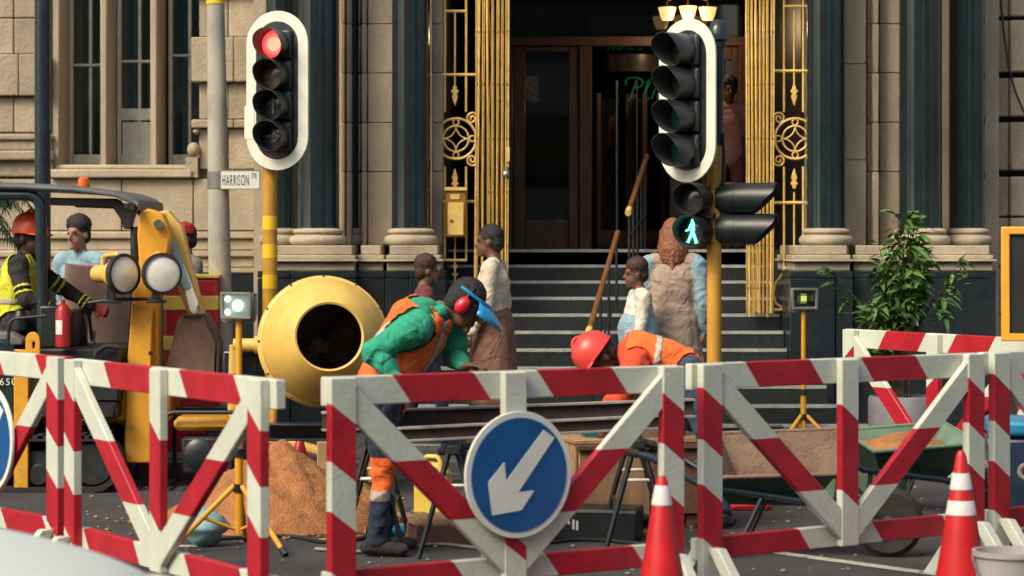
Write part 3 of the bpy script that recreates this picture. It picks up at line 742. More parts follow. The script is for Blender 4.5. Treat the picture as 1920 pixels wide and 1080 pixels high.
# ------------------------------------------------------------------ poles
YP = 17.0
P1 = thing('lamp_post', 'weathered concrete post with a yellow collar carrying the white street name plate', 'post', (wx(417,YP),YP,.11))
mb = MB(); x0 = 0
dx = wx(407,YP)-wx(420,YP)
mb.tube([(0.01,0,-.11),(dx*.5,0,1.6),(dx,0,3.3)], [.088,.078,.060], 20); mb.build('shaft', 'concrete', P1)
mb = MB(); mb.tube([(dx,0,wz(8,YP)-.11),(dx*1.2,0,4.6)], [.066,.06], 20); mb.build('yellow_collar', 'band_yellow', P1)
mb = MB(); zz = wz(338,YP)-.11
mb.tube([(dx*.55,0,zz-.06),(dx*.55,0,zz+.06)], .081, 20); mb.build('clamp', 'grey_metal', P1)
SG = thing('street_sign', 'white street name plate fixed to the concrete post', 'street sign', (wx(450,YP-.1),YP-.1,wz(337,YP-.1)))
mb = MB(); mb.box((0,0,0),(.285,.008,.137)); mb.build('plate', 'sign_white', SG, bev=.002)
mb = MB(); mb.ring([(-.142,-.068),(.142,-.068),(.142,.068),(-.142,.068)],[(-.136,-.062),(.136,-.062),(.136,.062),(-.136,.062)],-.0062,-.0042); mb.build('border', 'grey_metal', SG)
for body, size, sx, lx, lz in (('HARRISON',.108,.31,-.126,-.040),('STR',.056,.33,.082,.008)):
    me = text_mesh(body, size, .0006, sx); me.materials.append(MATS['sign_ink']); o = obj('lettering', me, SG)
    o.location = (lx,-.0055,lz); o.rotation_euler = (R(90),0,0)
YP2 = 18.6
P2 = thing('lamp_post', 'plain dark blue steel post in front of the tall windows', 'post', (wx(80,YP2),YP2,.11))
mb = MB(); mb.tube([(0,0,0),(0,0,5)], .063, 20); mb.build('shaft', 'blue_black', P2)
mb = MB(); mb.lathe([(.1,0),(.1,.03),(.07,.06)], 20); mb.build('base_flange', 'blue_black', P2)
# ------------------------------------------------------------------ traffic signals
def stadium(wd, h, n=16, off=0):
    r = wd/2 - off; hh = h/2 - wd/2
    return [(r*math.cos(PI*i/n), hh + r*math.sin(PI*i/n)) for i in range(n+1)] + [(r*math.cos(PI+PI*i/n), -hh + r*math.sin(PI+PI*i/n)) for i in range(n+1)]
def visor(parent, c, r, ln, cut=.5, Mx=None):
    """tunnel hood round c opening to -y; the lower lip is set back"""
    n = 32; vs = []; fs = []
    for i in range(n):
        a = 2*PI*i/n; s = (1+math.sin(a))/2
        l = ln*(1-cut + cut*min(1, s*1.35)); co, si = math.cos(a), math.sin(a)
        for rr, y in ((r,.02),(r*1.0,-l),(r*.955,-l),(r*.955,.02)): vs.append((c[0]+rr*co, y+c[1], c[2]+rr*si))
    mi = []
    for i in range(n):
        j = (i+1) % n
        for k in range(3): fs.append((4*i+k,4*j+k,4*j+k+1,4*i+k+1)); mi.append(1 if k == 2 else 0)
    mb = MB(); mb.v = [tuple(v) for v in vs]; mb.f = fs; mb.mi = mi
    if Mx is not None: mb.v = [tuple(Mx @ Vector(v)) for v in mb.v]
    return mb.build('visor', ['plastic_black','visor_inside'], parent)
def lens(parent, c, r, mat, name='lens'):
    mb = MB(); mb.lathe([(r,0),(r*.75,.012),(r*.4,.02),(.0001,.023)], 28, frame(c,(0,-1,0))); return mb.build(name, mat, parent)
def lit_lens(parent, c, r):
    mb = MB(); fr_ = frame(c,(0,-1,0)); pr = [(r,0),(r*.78,.011),(r*.52,.018),(.0001,.023)]
    for k in range(3): mb.cur = k; mb.lathe(pr[k:k+2], 32, fr_, cap=False)
    return mb.build('lens', ['lit_red','lit_red_mid','lit_red_core'], parent)
def arrow_glyph(parent, c, r, ang, mat='arrow_dark'):
    pts = [(-.09,-.7),(.09,-.7),(.09,.35),(.45,0),(.55,.13),(0,.7),(-.55,.13),(-.45,0),(-.09,.35)]
    ca, sa = math.cos(ang), math.sin(ang)
    mb = MB(); mb.prism([((p[0]*ca-p[1]*sa)*r*.8+c[0], (p[0]*sa+p[1]*ca)*r*.8+c[2]) for p in pts], c[1]-.028, c[1]-.024); mb.build('arrow', mat, parent)
def signal_head(T_, lenses, wd, h, vis, split=False, bord=.075):
    if split:
        for lo, sx in ((0,0),(1,-.016)):
            pass
    mb = MB(); mb.ring(stadium(wd,h), stadium(wd,h,off=bord), -.004, .012); br = mb.build('backboard_border', 'board_white', T_, bev=.002)
    mb = MB(); mb.prism(stadium(wd,h,off=bord-.002), -.001, .009); mb.build('backboard', 'plastic_black', T_)
    if split:
        mb = MB(); mb.ring([(-wd/2-.012,-.38+.045),(-wd/2+.062,-.38+.045),(-wd/2+.062,-.105),(-wd/2-.012,-.105)], [(-wd/2-.01,-.38+.05),(-wd/2+.06,-.38+.05),(-wd/2+.06,-.11),(-wd/2-.01,-.11)], -.008, -.0045)
        mb.build('border_patch', 'board_white', T_)
        mb = MB(); mb.bx(-wd/2-.011,-wd/2+.061,-.0078,-.0047,-.334,-.106); mb.build('border_patch', 'board_white', T_)
    n = len(lenses); sp = .2135
    mb = MB(); mb.box((0,.06,0),(.25,.12,sp*n)); mb.build('housing', 'plastic_black', T_, bev=.03, seg=3)
    for i, (mat, gl) in enumerate(lenses):
        z = (n-1)/2*sp - i*sp + .0
        mb = MB(); mb.box((0,-.02,z),(.235,.04,.205)); mb.build('door', 'plastic_black', T_, bev=.02, seg=3)
        ln_ = lit_lens(T_, (0,-.042,z), .098) if mat == 'lit_red' else lens(T_, (0,-.042,z), .098, mat)
        if gl is not None: arrow_glyph(ln_, (0,-.045,z), .098, gl)
        visor(T_, (0,-.045,z), .106, vis)
YT1 = 16.9
TP1 = thing('signal_pole', 'yellow banded pole carrying the signal with the red light', 'signal pole', (wx(506,YT1),YT1,.11))
mb = MB(); mb.tube([(0,0,0),(0,0,2.4)], .052, 20); mb.build('shaft', 'pole_yellow', TP1)
for a, b in ((405,431),(458,484),(515,541)):
    mb = MB(); mb.tube([(0,0,wz(b,YT1)-.11),(0,0,wz(a,YT1)-.11)], .0535, 20); mb.build('reflective_band', 'band_yellow', TP1)
T1 = thing('traffic_signal', 'traffic signal with its red lamp lit, facing the road above the yellow banded pole', 'traffic signal', (wx(520,YT1-.12),YT1-.13,wz(170,YT1-.12)), R(-17))
signal_head(T1, [('lit_red',None),('lens_amber',None),('lens_dark',0),('lens_dark',R(-90))], .465, 1.115, .17, True)
YT2 = 15.5
TP2 = thing('signal_pole', 'yellow pole with dark domed top carrying the side-on signal and the walking-man lights', 'signal pole', (wx(1339,YT2),YT2,0))
mb = MB(); mb.tube([(0,0,0),(0,0,wz(272,YT2))], .0475, 20); mb.build('shaft', 'pole_yellow', TP2)
mb = MB(); mb.tube([(.01,0,wz(272,YT2)),(.02,0,wz(75,YT2))], .0465, 20); mb.build('upper_shaft', 'plastic_black', TP2)
mb = MB(); z = wz(78,YT2); mb.lathe([(.052,z-.04),(.056,z),(.072,z+.01),(.072,z+.03),(.066,z+.08),(.045,z+.125),(.02,z+.14),(.0001,z+.142)], 24, Matrix.Translation((.025,0,0))); mb.build('cap', 'blue_black', TP2)
mb = MB(); mb.tube([(.055,-.03,wz(250,YT2)),(.06,-.045,wz(300,YT2)),(.05,-.05,wz(345,YT2)),(.075,-.03,wz(372,YT2))], .012, 8); mb.build('conduit', 'plastic_black', TP2)
for py in (352,455):
    mb = MB(); mb.tube([(0,0,wz(py,YT2)-.012),(0,0,wz(py,YT2)+.012)], .051, 20); mb.build('clamp', 'gold_dark', TP2)
T2 = thing('traffic_signal', 'four-lamp traffic signal seen side-on with long dark hoods above the walking man', 'traffic signal', (wx(1288,YT2-.1),YT2-.12,wz(189,YT2-.1)), R(-44))
signal_head(T2, [('lens_dark',None),('lens_dark',None),('lit_green_dim',None),('lit_green_dim',None)], .47, 1.05, .205)
T3 = thing('pedestrian_signal', 'two-lamp crossing signal showing a lit green walking man', 'crossing signal', (wx(1302,YT2-.05),YT2-.08,wz(405,YT2)), R(-24))
MAN = [(-.05,.92),(.06,.92),(.1,.84),(.07,.74),(.2,.62),(.22,.1),(.2,-.1),(.42,-.72),(.52,-.86),(.22,-.9),(.24,-.76),(.03,-.28),(-.24,-.74),(-.26,-.88),(-.52,-.8),(-.4,-.7),(-.14,-.1),(-.12,.34),(-.28,.06),(-.56,.0),(-.6,.08),(-.38,.16),(-.14,.62),(-.06,.74),(-.09,.84)]
for i, py in enumerate((373,434)):
    z = wz(py,YT2-.05)-wz(405,YT2)
    mb = MB(); mb.lathe([(.098,-.09),(.104,-.02),(.104,.02)], 24, frame((0,0,z),(0,-1,0))); h_ = mb.build('housing', 'plastic_black', T3)
    l_ = lens(T3, (0,-.022,z), .095, 'lens_dark')
    visor(T3, (0,-.02,z), .103, .14, .55)
    if i == 1:
        mb = MB(); mb.prism([(p[0]*.078,p[1]*.085+z) for p in MAN], -.052, -.047); mb.build('walking_man', 'lit_green', l_)
mb = MB(); mb.box((.06,.04,0),(.12,.05,.04)); mb.build('bracket', 'plastic_black', T3, bev=.006)
T4 = thing('pedestrian_signal', 'two-lamp signal with long dark hoods turned away from the walking man', 'crossing signal', (wx(1374,YT2),YT2-.02,wz(400,YT2)), R(72))
for i, py in enumerate((372,430)):
    z = wz(py,YT2)-wz(400,YT2)
    mb = MB(); mb.lathe([(.09,-.10),(.104,-.04),(.104,.02)], 24, frame((0,0,z),(0,-1,0))); mb.build('housing', 'plastic_black', T4)
    lens(T4, (0,-.022,z), .095, 'lens_dark'); visor(T4, (0,-.02,z), .1, .265, .55)
mb = MB(); mb.box((0,.06,0),(.07,.06,.36)); mb.build('bracket', 'plastic_black', T4, bev=.01)
mb = MB(); mb.box((0,.09,-.16),(.03,.12,.02)); mb.build('bracket', 'black_metal', T4)
# ------------------------------------------------------------------ mini excavator
YE = 15.7
EX = thing('mini_excavator', 'yellow and black mini excavator with canopy and round work lights behind the barriers', 'excavator', (wx(80,YE),YE,0))
def ep(name, m, fn, bev=0, parent=None, **k): mb = MB(); fn(mb); return mb.build(name, m, parent or EX, bev=bev, world=True, **k)
def epr(m, pts, Y0, Y1, Yr=YE): m.prism([(wx(a,Yr), wz(b,Yr)) for a,b in pts], Y0, Y1)
def loop(x0, x1, z0, z1, n=8):
    r = (z1-z0)/2; zc = (z0+z1)/2
    return [(x1-r + r*math.cos(-PI/2+PI*i/n), zc + r*math.sin(-PI/2+PI*i/n)) for i in range(n+1)] + [(x0+r + r*math.cos(PI/2+PI*i/n), zc + r*math.sin(PI/2+PI*i/n)) for i in range(n+1)]
xa, xb = wx(-240,YE), wx(255,YE)
for y0 in (15.08, 16.02):
    o_, i_ = loop(xa,xb,.0,.36), loop(xa+.035,xb-.035,.035,.325)
    tr = ep('track', 'rubber', lambda m: m.ring(o_, i_, y0, y0+.25))
    ep('track_frame', 'black_metal', lambda m: m.bx(xa+.2,xb-.2,y0+.05,y0+.2,.10,.26), .01, tr)
    for k in range(5):
        x = xa + .18 + (xb-xa-.36)*k/4; r = .14 if k in (0,4) else .07
        ep('roller', 'black_metal', lambda m: m.cyl((x,y0+.03,.18 if k in (0,4) else .11),(x,y0+.22,.18 if k in (0,4) else .11),r,16), .01, tr)
    for k in range(22):
        x = xa + .18 + (xb-xa-.36)*k/21
        ep('track_pad', 'rubber', lambda m: m.box((x,y0+.125,.355),(.035,.25,.03)), 0, tr)
ep('undercarriage', 'black_metal', lambda m: (m.bx(wx(-60,YE),wx(160,YE),15.3,16.05,.18,.38), m.lathe([(.3,.36),(.3,.47)],28,Matrix.Translation((wx(50,YE),15.7,0)))), .01)
ep('deck', 'black_metal', lambda m: (m.bx(wx(-170,YE),wx(242,YE),15.15,16.25,.46,.56), m.bx(wx(95,YE),wx(245,YE),15.25,16.2,.56,wz(648,YE))), .015)
ec = ep('engine_cover', 'blue_black', lambda m: epr(m, [(-220,628),(40,630),(60,645),(62,860),(-215,860)], 15.13, 16.2), .02, seg=3)
me = text_mesh('2650', .062, .0006, 1.0); me.materials.append(MATS['sign_white']); o = obj('lettering', me, ec)
lw = at(-12,716,15.12); o.location = lw - wloc(EX) + Vector((-.0,-.006,-.02)); o.rotation_euler = (R(90),0,0)
ep('deck_lid', 'grey_metal', lambda m: (epr(m, [(-160,615),(48,618),(72,632),(72,642),(-160,642)], 15.2, 15.9)), .012, seg=3)
ep('filler_cap', 'plastic_black', lambda m: (m.lathe([(.06,0),(.06,.07),(.045,.085),(.03,.12),(.0001,.12)],20,Matrix.Translation(at(38,618,15.4)))))
ep('side_bracket', 'excavator_yellow', lambda m: (epr(m, [(62,648),(88,648),(88,900),(62,900)], 15.09, 15.14)), .004)
def lug(m):
    out = [(wx(97+13*math.cos(R(a)),YE), wz(632-16*math.sin(R(a)),YE)) for a in range(0,181,15)] + [(wx(84,YE),wz(660,YE)),(wx(90,YE),wz(690,YE)),(wx(104,YE),wz(690,YE)),(wx(110,YE),wz(660,YE))]
    c = (wx(99,YE), wz(640,YE)); inn = []
    for p in out:
        d = Vector((p[0]-c[0],p[1]-c[1])); l = d.length; k = min(.016/l, .7); inn.append((c[0]+d.x*k*.75, c[1]+d.y*k*1.5))
    m.ring(out, inn, 15.07, 15.10)
ep('lifting_lug', 'excavator_yellow', lug, .003)
# canopy
def roofm(m):
    sec = [(-150,346,1),(60,350,1),(160,355,1),(235,364,2),(266,375,4),(277,384,4)]
    vs=[]; fs=[]
    for x,y,t in sec:
        for Yy, dz in ((15.3,.0),(15.34,.016),(16.35,.016),(16.4,0)): vs.append((wx(x,YE),Yy,wz(y,YE)+dz))
        for Yy in (16.4,15.3): vs.append((wx(x,YE),Yy,wz(y+t+6,YE)))
    for i in range(len(sec)-1):
        for q in range(6): fs.append((6*i+q,6*(i+1)+q,6*(i+1)+(q+1)%6,6*i+(q+1)%6))
    fs.append((5,4,3,2,1,0)); e=6*(len(sec)-1); fs.append(tuple(e+q for q in range(6)))
    m.add(vs,[tuple(reversed(f)) for f in fs])
rf = ep('roof', 'canopy', roofm, .008, seg=2)
ep('roof_frame', 'black_metal', lambda m: (epr(m, [(110,372),(232,374),(240,382),(276,384),(268,396),(262,412),(258,430),(246,430),(240,412),(225,390),(110,386)], 15.40, 15.50), epr(m, [(110,372),(240,382),(276,384),(262,412),(246,430),(240,412),(225,390),(110,386)], 16.28, 16.37), m.bx(wx(262,YE),wx(272,YE),15.05,16.35,wz(396,YE),wz(384,YE))), .006)
def bend(pts, r=.1, n=6):
    out=[Vector(pts[0])]
    for a,b,c in zip(pts[:-2],pts[1:-1],pts[2:]):
        a,b,c=Vector(a),Vector(b),Vector(c); p=b+(a-b).normalized()*r; q=b+(c-b).normalized()*r
        for i in range(n+1):
            t=i/n; out.append((1-t)**2*p+2*t*(1-t)*b+t*t*q)
    out.append(Vector(pts[-1])); return out
for Yy, Yf in ((15.36,15.45), (16.3,16.3)):
    ep('post', 'blue_black', lambda m: m.tube(bend([at(-150,366,Yy),at(76,366,Yy),at(80,640,Yy)],.10), .036, 14))
    ep('post', 'black_metal', lambda m: m.tube([at(252,425,Yf),at(252,560,Yf),at(243,700,Yf)], .026, 12))
ep('side_rail', 'black_metal', lambda m: m.tube(bend([at(86,592,15.1),at(18,598,15.1),at(14,655,15.1),at(90,674,15.1)],.05), .011, 10))
bc = ep('beacon', 'beacon', lambda m: m.lathe([(.038,.006),(.04,.012),(.036,.04),(.034,.062),(.022,.072),(.0001,.073)],20,Matrix.Translation(at(157,353,15.5))), 0, rf)
ep('beacon_base', 'plastic_black', lambda m: m.lathe([(.043,-.03),(.043,.008)],20,Matrix.Translation(at(157,353,15.5))), 0, bc)
# seat and controls
ep('seat', 'black_cloth', lambda m: (m.box((wx(20,YE),15.72,.86),(.46,.46,.14)), m.box((wx(-55,YE),15.72,1.13),(.14,.46,.55),rot=Matrix.Rotation(R(-10),3,'Y'))), .04, seg=3)
cs = ep('console', 'plastic_black', lambda m: (m.bx(wx(95,YE),wx(132,YE),15.3,15.5,.9,wz(570,YE)), m.bx(wx(128,YE),wx(150,YE),15.45,16.0,.9,wz(580,YE))), .015, seg=2)
ep('extinguisher', 'red_plastic', lambda m: (m.lathe([(.0001,-.2),(.048,-.19),(.048,.04),(.03,.075),(.014,.085),(.014,.11),(.0001,.11)],18,Matrix.Translation(at(118,594,15.2)))), 0, cs)
ep('extinguisher_label', 'sign_white', lambda m: m.lathe([(.049,-.11),(.049,-.02)],18,Matrix.Translation(at(118,594,15.2)),cap=False,a0=R(215),a1=R(275)), 0, cs)
for px, Yy in ((118,15.35),(167,15.9)):
    ep('joystick', 'plastic_black', lambda m: (m.tube([at(px+6,640,Yy),at(px,590,Yy)],.012,8), m.ball(at(px,584,Yy),(.022,.022,.035))), 0, cs)
ep('hose', 'rubber', lambda m: m.tube(bend([at(180,690,15.2),at(178,662,15.2),at(200,648,15.2),at(226,652,15.2)],.03), .018, 8))
ep('work_lever', 'black_metal', lambda m: (m.cyl(at(176,650,15.3),at(177,620,15.3),.008,8)))
# boom, dipper, bucket
bm_ = ep('boom', 'excavator_yellow', lambda m: epr(m, [(248,860),(318,860),(312,700),(309,560),(322,500),(334,440),(318,402),(292,392),(276,400),(272,440),(276,490),(264,545),(252,700)], 15.36, 15.54), .012, seg=2)
ep('boom_plate', 'excavator_yellow', lambda m: epr(m, [(256,700),(300,700),(302,572),(266,566)], 15.30, 15.36), .006, bm_)
ep('boom_pin', 'steel', lambda m: m.cyl(at(297,420,15.3),at(297,420,15.6),.03,14), 0, bm_)
ep('grease_plug', 'black_metal', lambda m: m.cyl(at(282,662,15.27),at(282,662,15.3),.014,10), 0, bm_)
ep('swing_post', 'excavator_yellow', lambda m: m.bx(wx(170,YE),wx(330,YE),15.4,15.9,.42,.66), .02)
dpp = ep('dipper', 'mixer_yellow', lambda m: epr(m, [(296,398),(318,394),(344,424),(362,500),(388,600),(372,628),(344,560),(318,480)], 15.60, 15.74), .012, seg=2)
ep('cylinder', 'pale_blue', lambda m: m.tube([at(308,428,15.55),at(352,540,15.55)], .036, 14), 0, dpp)
ep('cylinder_rod', 'steel', lambda m: m.tube([at(352,540,15.55),at(378,612,15.55)], .018, 12), 0, dpp)
ep('guard_plate', 'sign_white', lambda m: epr(m, [(340,490),(352,496),(378,566),(372,590),(362,580)], 15.53, 15.548), .002, dpp)
def bucket(m):
    prof = [(345,590),(385,588),(412,640),(410,700),(385,735),(345,730),(318,700)]
    inn = [(352,606),(381,604),(401,642),(399,694),(380,722),(349,717),(334,694)]
    P = [(wx(a,YE),wz(b,YE)) for a,b in prof]; Q = [(wx(a,YE),wz(b,YE)) for a,b in inn]
    n=len(P)
    vs=[(p[0],15.45,p[1]) for p in P]+[(p[0],15.9,p[1]) for p in P]+[(p[0],15.47,p[1]) for p in Q]+[(p[0],15.88,p[1]) for p in Q]
    fs=[]
    for i in range(n-1): fs+= [(i,i+1,n+i+1,n+i),(3*n+i,3*n+i+1,2*n+i+1,2*n+i)]
    fs+=[tuple(range(n-1,-1,-1)),tuple(n+i for i in range(n))]
    m.add(vs,fs)
bk = ep('bucket', 'barrow_brown', bucket, 0)
ep('side_edge', 'rust', lambda m: m.tube([at(a,b,15.44) for a,b in ((345,592),(385,590),(411,641),(409,699),(385,733),(346,728))], .014, 6), 0, bk)
for k in range(3): ep('wear_strip', 'rust', lambda m: m.tube([at(388,592,15.55+.13*k),at(414,640,15.55+.13*k),at(412,702,15.55+.13*k),at(386,738,15.55+.13*k)], .012, 6), 0, bk)
for k in range(4): ep('tooth', 'steel', lambda m: m.box((wx(316,YE),15.5+k*.115,wz(708,YE)),(.08,.05,.03)), .006, bk)
ep('dirt_load', 'sand', lambda m: m.ball(at(362,650,15.68),(.12,.2,.13),12,8), 0, bk)
# work lights
def worklight(c, d, R_=.125):
    fr_ = frame(c, d)
    wl = ep('work_light', 'mixer_yellow', lambda m: (m.lathe([(.0001,-.27),(.05,-.27),(.056,-.26),(.056,-.16),(.06,-.15),(.115,-.03),(R_*.98,0)],28,fr_)), 0)
    ep('rim', 'rubber', lambda m: m.lathe([(R_*.9,.0),(R_,-.022),(R_*1.05,.0),(R_*1.03,.018),(R_*.9,.022)],32,fr_,cap=False), 0, wl)
    ep('lens', 'lens_clear', lambda m: m.lathe([(R_*.93,.008),(R_*.6,.02),(.0001,.028)],32,fr_), 0, wl)
    h = Vector(d).normalized(); up = Vector((0,0,1))
    ep('handle', 'mixer_yellow', lambda m: m.tube(bend([Vector(c)-h*.21+up*.05, Vector(c)-h*.2+up*.115, Vector(c)-h*.06+up*.13, Vector(c)-h*.05+up*.095],.02,3), .012, 8), 0, wl)
    ep('bracket', 'black_metal', lambda m: (m.box(Vector(c)-h*.12-up*.12,(.05,.06,.11)), m.box(Vector(c)-h*.11-up*.175,(.12,.08,.02))), .004, wl)
worklight(at(231,514,15.1), (.74,-.66,.0)); worklight(at(303,513,15.05), (.42,-.9,.02))
ep('light_bar', 'black_metal', lambda m: m.tube([at(165,568,15.25),at(205,562,15.25),at(300,560,15.25)], .012, 8))

# ------------------------------------------------------------------ cement mixer
YM = 15.0
MX = thing('cement_mixer', 'pale yellow cement mixer with its open drum mouth turned to the road', 'cement mixer', (wx(600,YM),YM,0))
def mp(name, m, fn, bev=0, parent=None, **k): mb = MB(); fn(mb); return mb.build(name, m, parent or MX, bev=bev, world=True, **k)
c0 = at(609,638,YM); ax = Vector((.155,-.97,.105)).normalized(); FM = frame(c0, ax)
rm, ro = .208, .398
drum = mp('drum', 'mixer_yellow', lambda m: m.lathe([(.22,-.58),(.30,-.55),(ro*.97,-.16),(ro,-.10),(ro*1.02,-.085),(ro*1.02,-.06),(ro*.985,-.05),(ro*.975,-.0),(ro*.95,.03),(rm+.05,.30),(rm+.012,.335),(rm+.004,.345),(rm-.008,.34),(rm-.010,.33)],64,FM,cap=False))
mp('drum_lining', 'mixer_inside', lambda m: m.lathe([(rm-.010,.332),(rm+.03,.29),(ro*.93,.02),(ro*.95,-.1),(.28,-.53),(.0001,-.54)],64,FM,cap=False), 0, drum)
mp('rim_band', 'mixer_yellow', lambda m: m.lathe([(ro*1.0,-.125),(ro*1.045,-.12),(ro*1.045,-.10),(ro*1.0,-.095)],64,FM,cap=False), 0, drum)
mp('hub', 'beam_edge', lambda m: m.lathe([(.07,-.54),(.07,-.50),(.045,-.49),(.045,-.46),(.02,-.45),(.0001,-.45)],24,FM), 0, drum)
for a in (40,160,280):
    Mx = FM @ Matrix.Rotation(R(a),4,'Z')
    mp('paddle', 'rust', lambda m: m.tube([(.05,0,-.5),(.2,.06,-.42),(.33,.02,-.25),(.35,-.06,-.08)],[.02,.022,.022,.015],6,M=Mx,flat=.4), 0, drum)
mp('bolt', 'rust', lambda m: [m.ball(FM @ Vector((ro*1.03*math.cos(k*PI/6),ro*1.03*math.sin(k*PI/6),-.055)),.008,6,4) for k in range(12)], 0, drum)
mp('trunnion', 'mixer_yellow', lambda m: (m.tube([at(438,647,YM+.25),at(492,647,YM+.25)],.042,16), m.tube([at(478,647,YM+.25),at(496,647,YM+.25)],.058,16)))
mp('yoke', 'mixer_yellow', lambda m: (m.tube(bend([at(440,647,YM+.25),at(436,800,YM+.3),at(610,850,YM+.3)],.12),.035,10)))
mp('leg', 'pole_yellow', lambda m: m.tube([at(520,690,YM+.42),at(500,905,YM+.2)],.03,10)); mp('leg', 'pole_yellow', lambda m: m.tube([at(680,700,YM+.42),at(700,905,YM+.2)],.03,10))
mp('motor_box', 'blue_black', lambda m: m.bx(wx(418,YM+.4),wx(486,YM+.4),YM+.32,YM+.75,wz(740,YM+.4),wz(655,YM+.4)), .02, seg=2)
for px in (470,700):
    wh = mp('wheel', 'rubber', lambda m: m.lathe([(.06,-.03),(.13,-.035),(.145,-.02),(.145,.02),(.13,.035),(.06,.03)],24,frame((wx(px,YM+.8),YM+.8,.145),(1,0,0))))
    mp('rim', 'lamp_yellow', lambda m: m.lathe([(.0001,-.02),(.075,-.02),(.075,.02),(.0001,.02)],20,frame((wx(px,YM+.8),YM+.8,.145),(1,0,0))), 0, wh)
# generator and channel on the road behind
GN = thing('generator', 'black framed generator on the road beside the kerb', 'generator', (wx(395,15.4),15.4,0))
def gp_(name, m, fn, bev=0): mb = MB(); fn(mb); return mb.build(name, m, GN, bev=bev)
gp_('engine', 'black_metal', lambda m: (m.box((0,0,.22),(.34,.3,.24)), m.box((.06,0,.38),(.16,.2,.1))), .02)
gp_('tank', 'pole_yellow', lambda m: m.box((-.04,0,.42),(.36,.3,.09)), .03)
gp_('recoil_cover', 'plastic_black', lambda m: m.lathe([(.1,0),(.1,.03),(.07,.05),(.0001,.05)],20,frame((-.05,-.15,.23),(0,-1,0))))
gp_('decal', 'red_plastic', lambda m: m.prism([(.02,.30),(.10,.285),(.03,.275)],-.157,-.152))
for y in (-.2,.2): gp_('frame_tube', 'black_metal', lambda m: m.tube(bend([(-.26,y,.02),(-.26,y,.5),(.26,y,.5),(.26,y,.02)],.06)+[Vector((.25,y,.02))],.014,8))
for x in (-.26,.26): gp_('cross_tube', 'black_metal', lambda m: m.tube([(x,-.2,.03),(x,.2,.03)],.014,8))
CH = MB()
pA, pB = at(490,795,14.9), at(640,792,14.6)
for dz, y0, hh in ((0,0,.014),(.09,0,.014)): CH.bx(pA.x,pB.x,14.66,14.82,pA.z-.08+dz-.007,pA.z-.08+dz+.007)
CH.bx(pA.x,pB.x,14.80,14.82,pA.z-.08,pA.z+.01)
tag(CH.build('steel_channel','blue_black',bev=.003), 'dark steel channel lying across blocks behind the sand pile', 'steel channel')
for x in (pA.x+.1, pB.x-.1):
    mb = MB(); mb.bx(x-.05,x+.05,14.62,14.86,0,pA.z-.088); tag(mb.build('timber_block','wood',bev=.006),'short timber block under the dark steel channel','block',group='blocks under the channel')

# ------------------------------------------------------------------ sand pile
YS = 13.5
SP = MB(); N = 90; ext = .95; vs=[]; fs=[]
for j in range(N+1):
    for i in range(N+1):
        x = -ext+2*ext*i/N; y = -ext+2*ext*j/N
        r = math.hypot((x-.02)/.62, y/.66); z = .47*max(0,1-r)**.85
        r2 = math.hypot((x+.28)/.42, (y+.05)/.45); z = max(z, .26*max(0,1-r2)**.9)
        r3 = math.hypot((x-.35)/.40, (y-.1)/.4); z = max(z, .30*max(0,1-r3)**.9)
        nn = noise.fractal(Vector((x*5,y*5,.3)),1.0,2.0,4)
        z = z*(1+.10*nn) + (.022*noise.noise(Vector((x*22,y*22,2)))+.012*noise.noise(Vector((x*60,y*60,5))))*min(1,z*9) - .004 + (.008*max(0,noise.noise(Vector((x*9,y*9,7)))) if z < .02 and r < 1.35 else 0)
        vs.append((x,y,z))
for j in range(N):
    for i in range(N): fs.append((j*(N+1)+i,j*(N+1)+i+1,(j+1)*(N+1)+i+1,(j+1)*(N+1)+i))
SP.add(vs,fs); sp_ = SP.build('sand_pile','sand',angle=60); sp_.location = (wx(518,YS),YS,0)
tag(sp_, 'heap of orange building sand on the road behind the barriers', 'sand pile')
gr = MB()
for k in range(500):
    a = random.uniform(0,2*PI); r = .5+abs(random.gauss(0,.22)); s = random.uniform(.006,.02)
    gr.ball((r*math.cos(a)*1.0, r*math.sin(a), s*.5), (s,s*.9,s*.7), 6, 4)
gr_ = gr.build('sand_crumbs','sand'); gr_.location = sp_.location; tag(gr_,'loose crumbs of sand scattered round the heap','sand',kind='stuff')

rb_=MB(); rr_=random.Random(11)
for k in range(420):
    x=rr_.uniform(-2.6,2.6); y=rr_.uniform(11.2,15.6); s=rr_.uniform(.004,.016)
    rb_.ball((x,y,s*.45),(s,s*rr_.uniform(.6,1.2),s*.6),6,4)
tag(rb_.build('rubble','kerb',angle=20),'small stones and rubble scattered over the road works','rubble',kind='stuff')
OFF=[(1008,12.9,.34,.05,25,'pale timber offcut lying on the road behind the arrow sign'),(930,13.1,.42,.07,-12,'long timber offcut lying on the road near the pallet'),(640,12.6,.26,.05,40,'short timber offcut beside the sand heap')]
for px,y,l,w_,a,lab in OFF:
    mb=MB(); mb.box((0,0,.0125),(l,w_,.025)); o=mb.build('timber_offcut','wood',bev=.002); o.location=(wx(px,y),y,0); o.rotation_euler=(0,0,R(a)); tag(o,lab,'timber offcut')
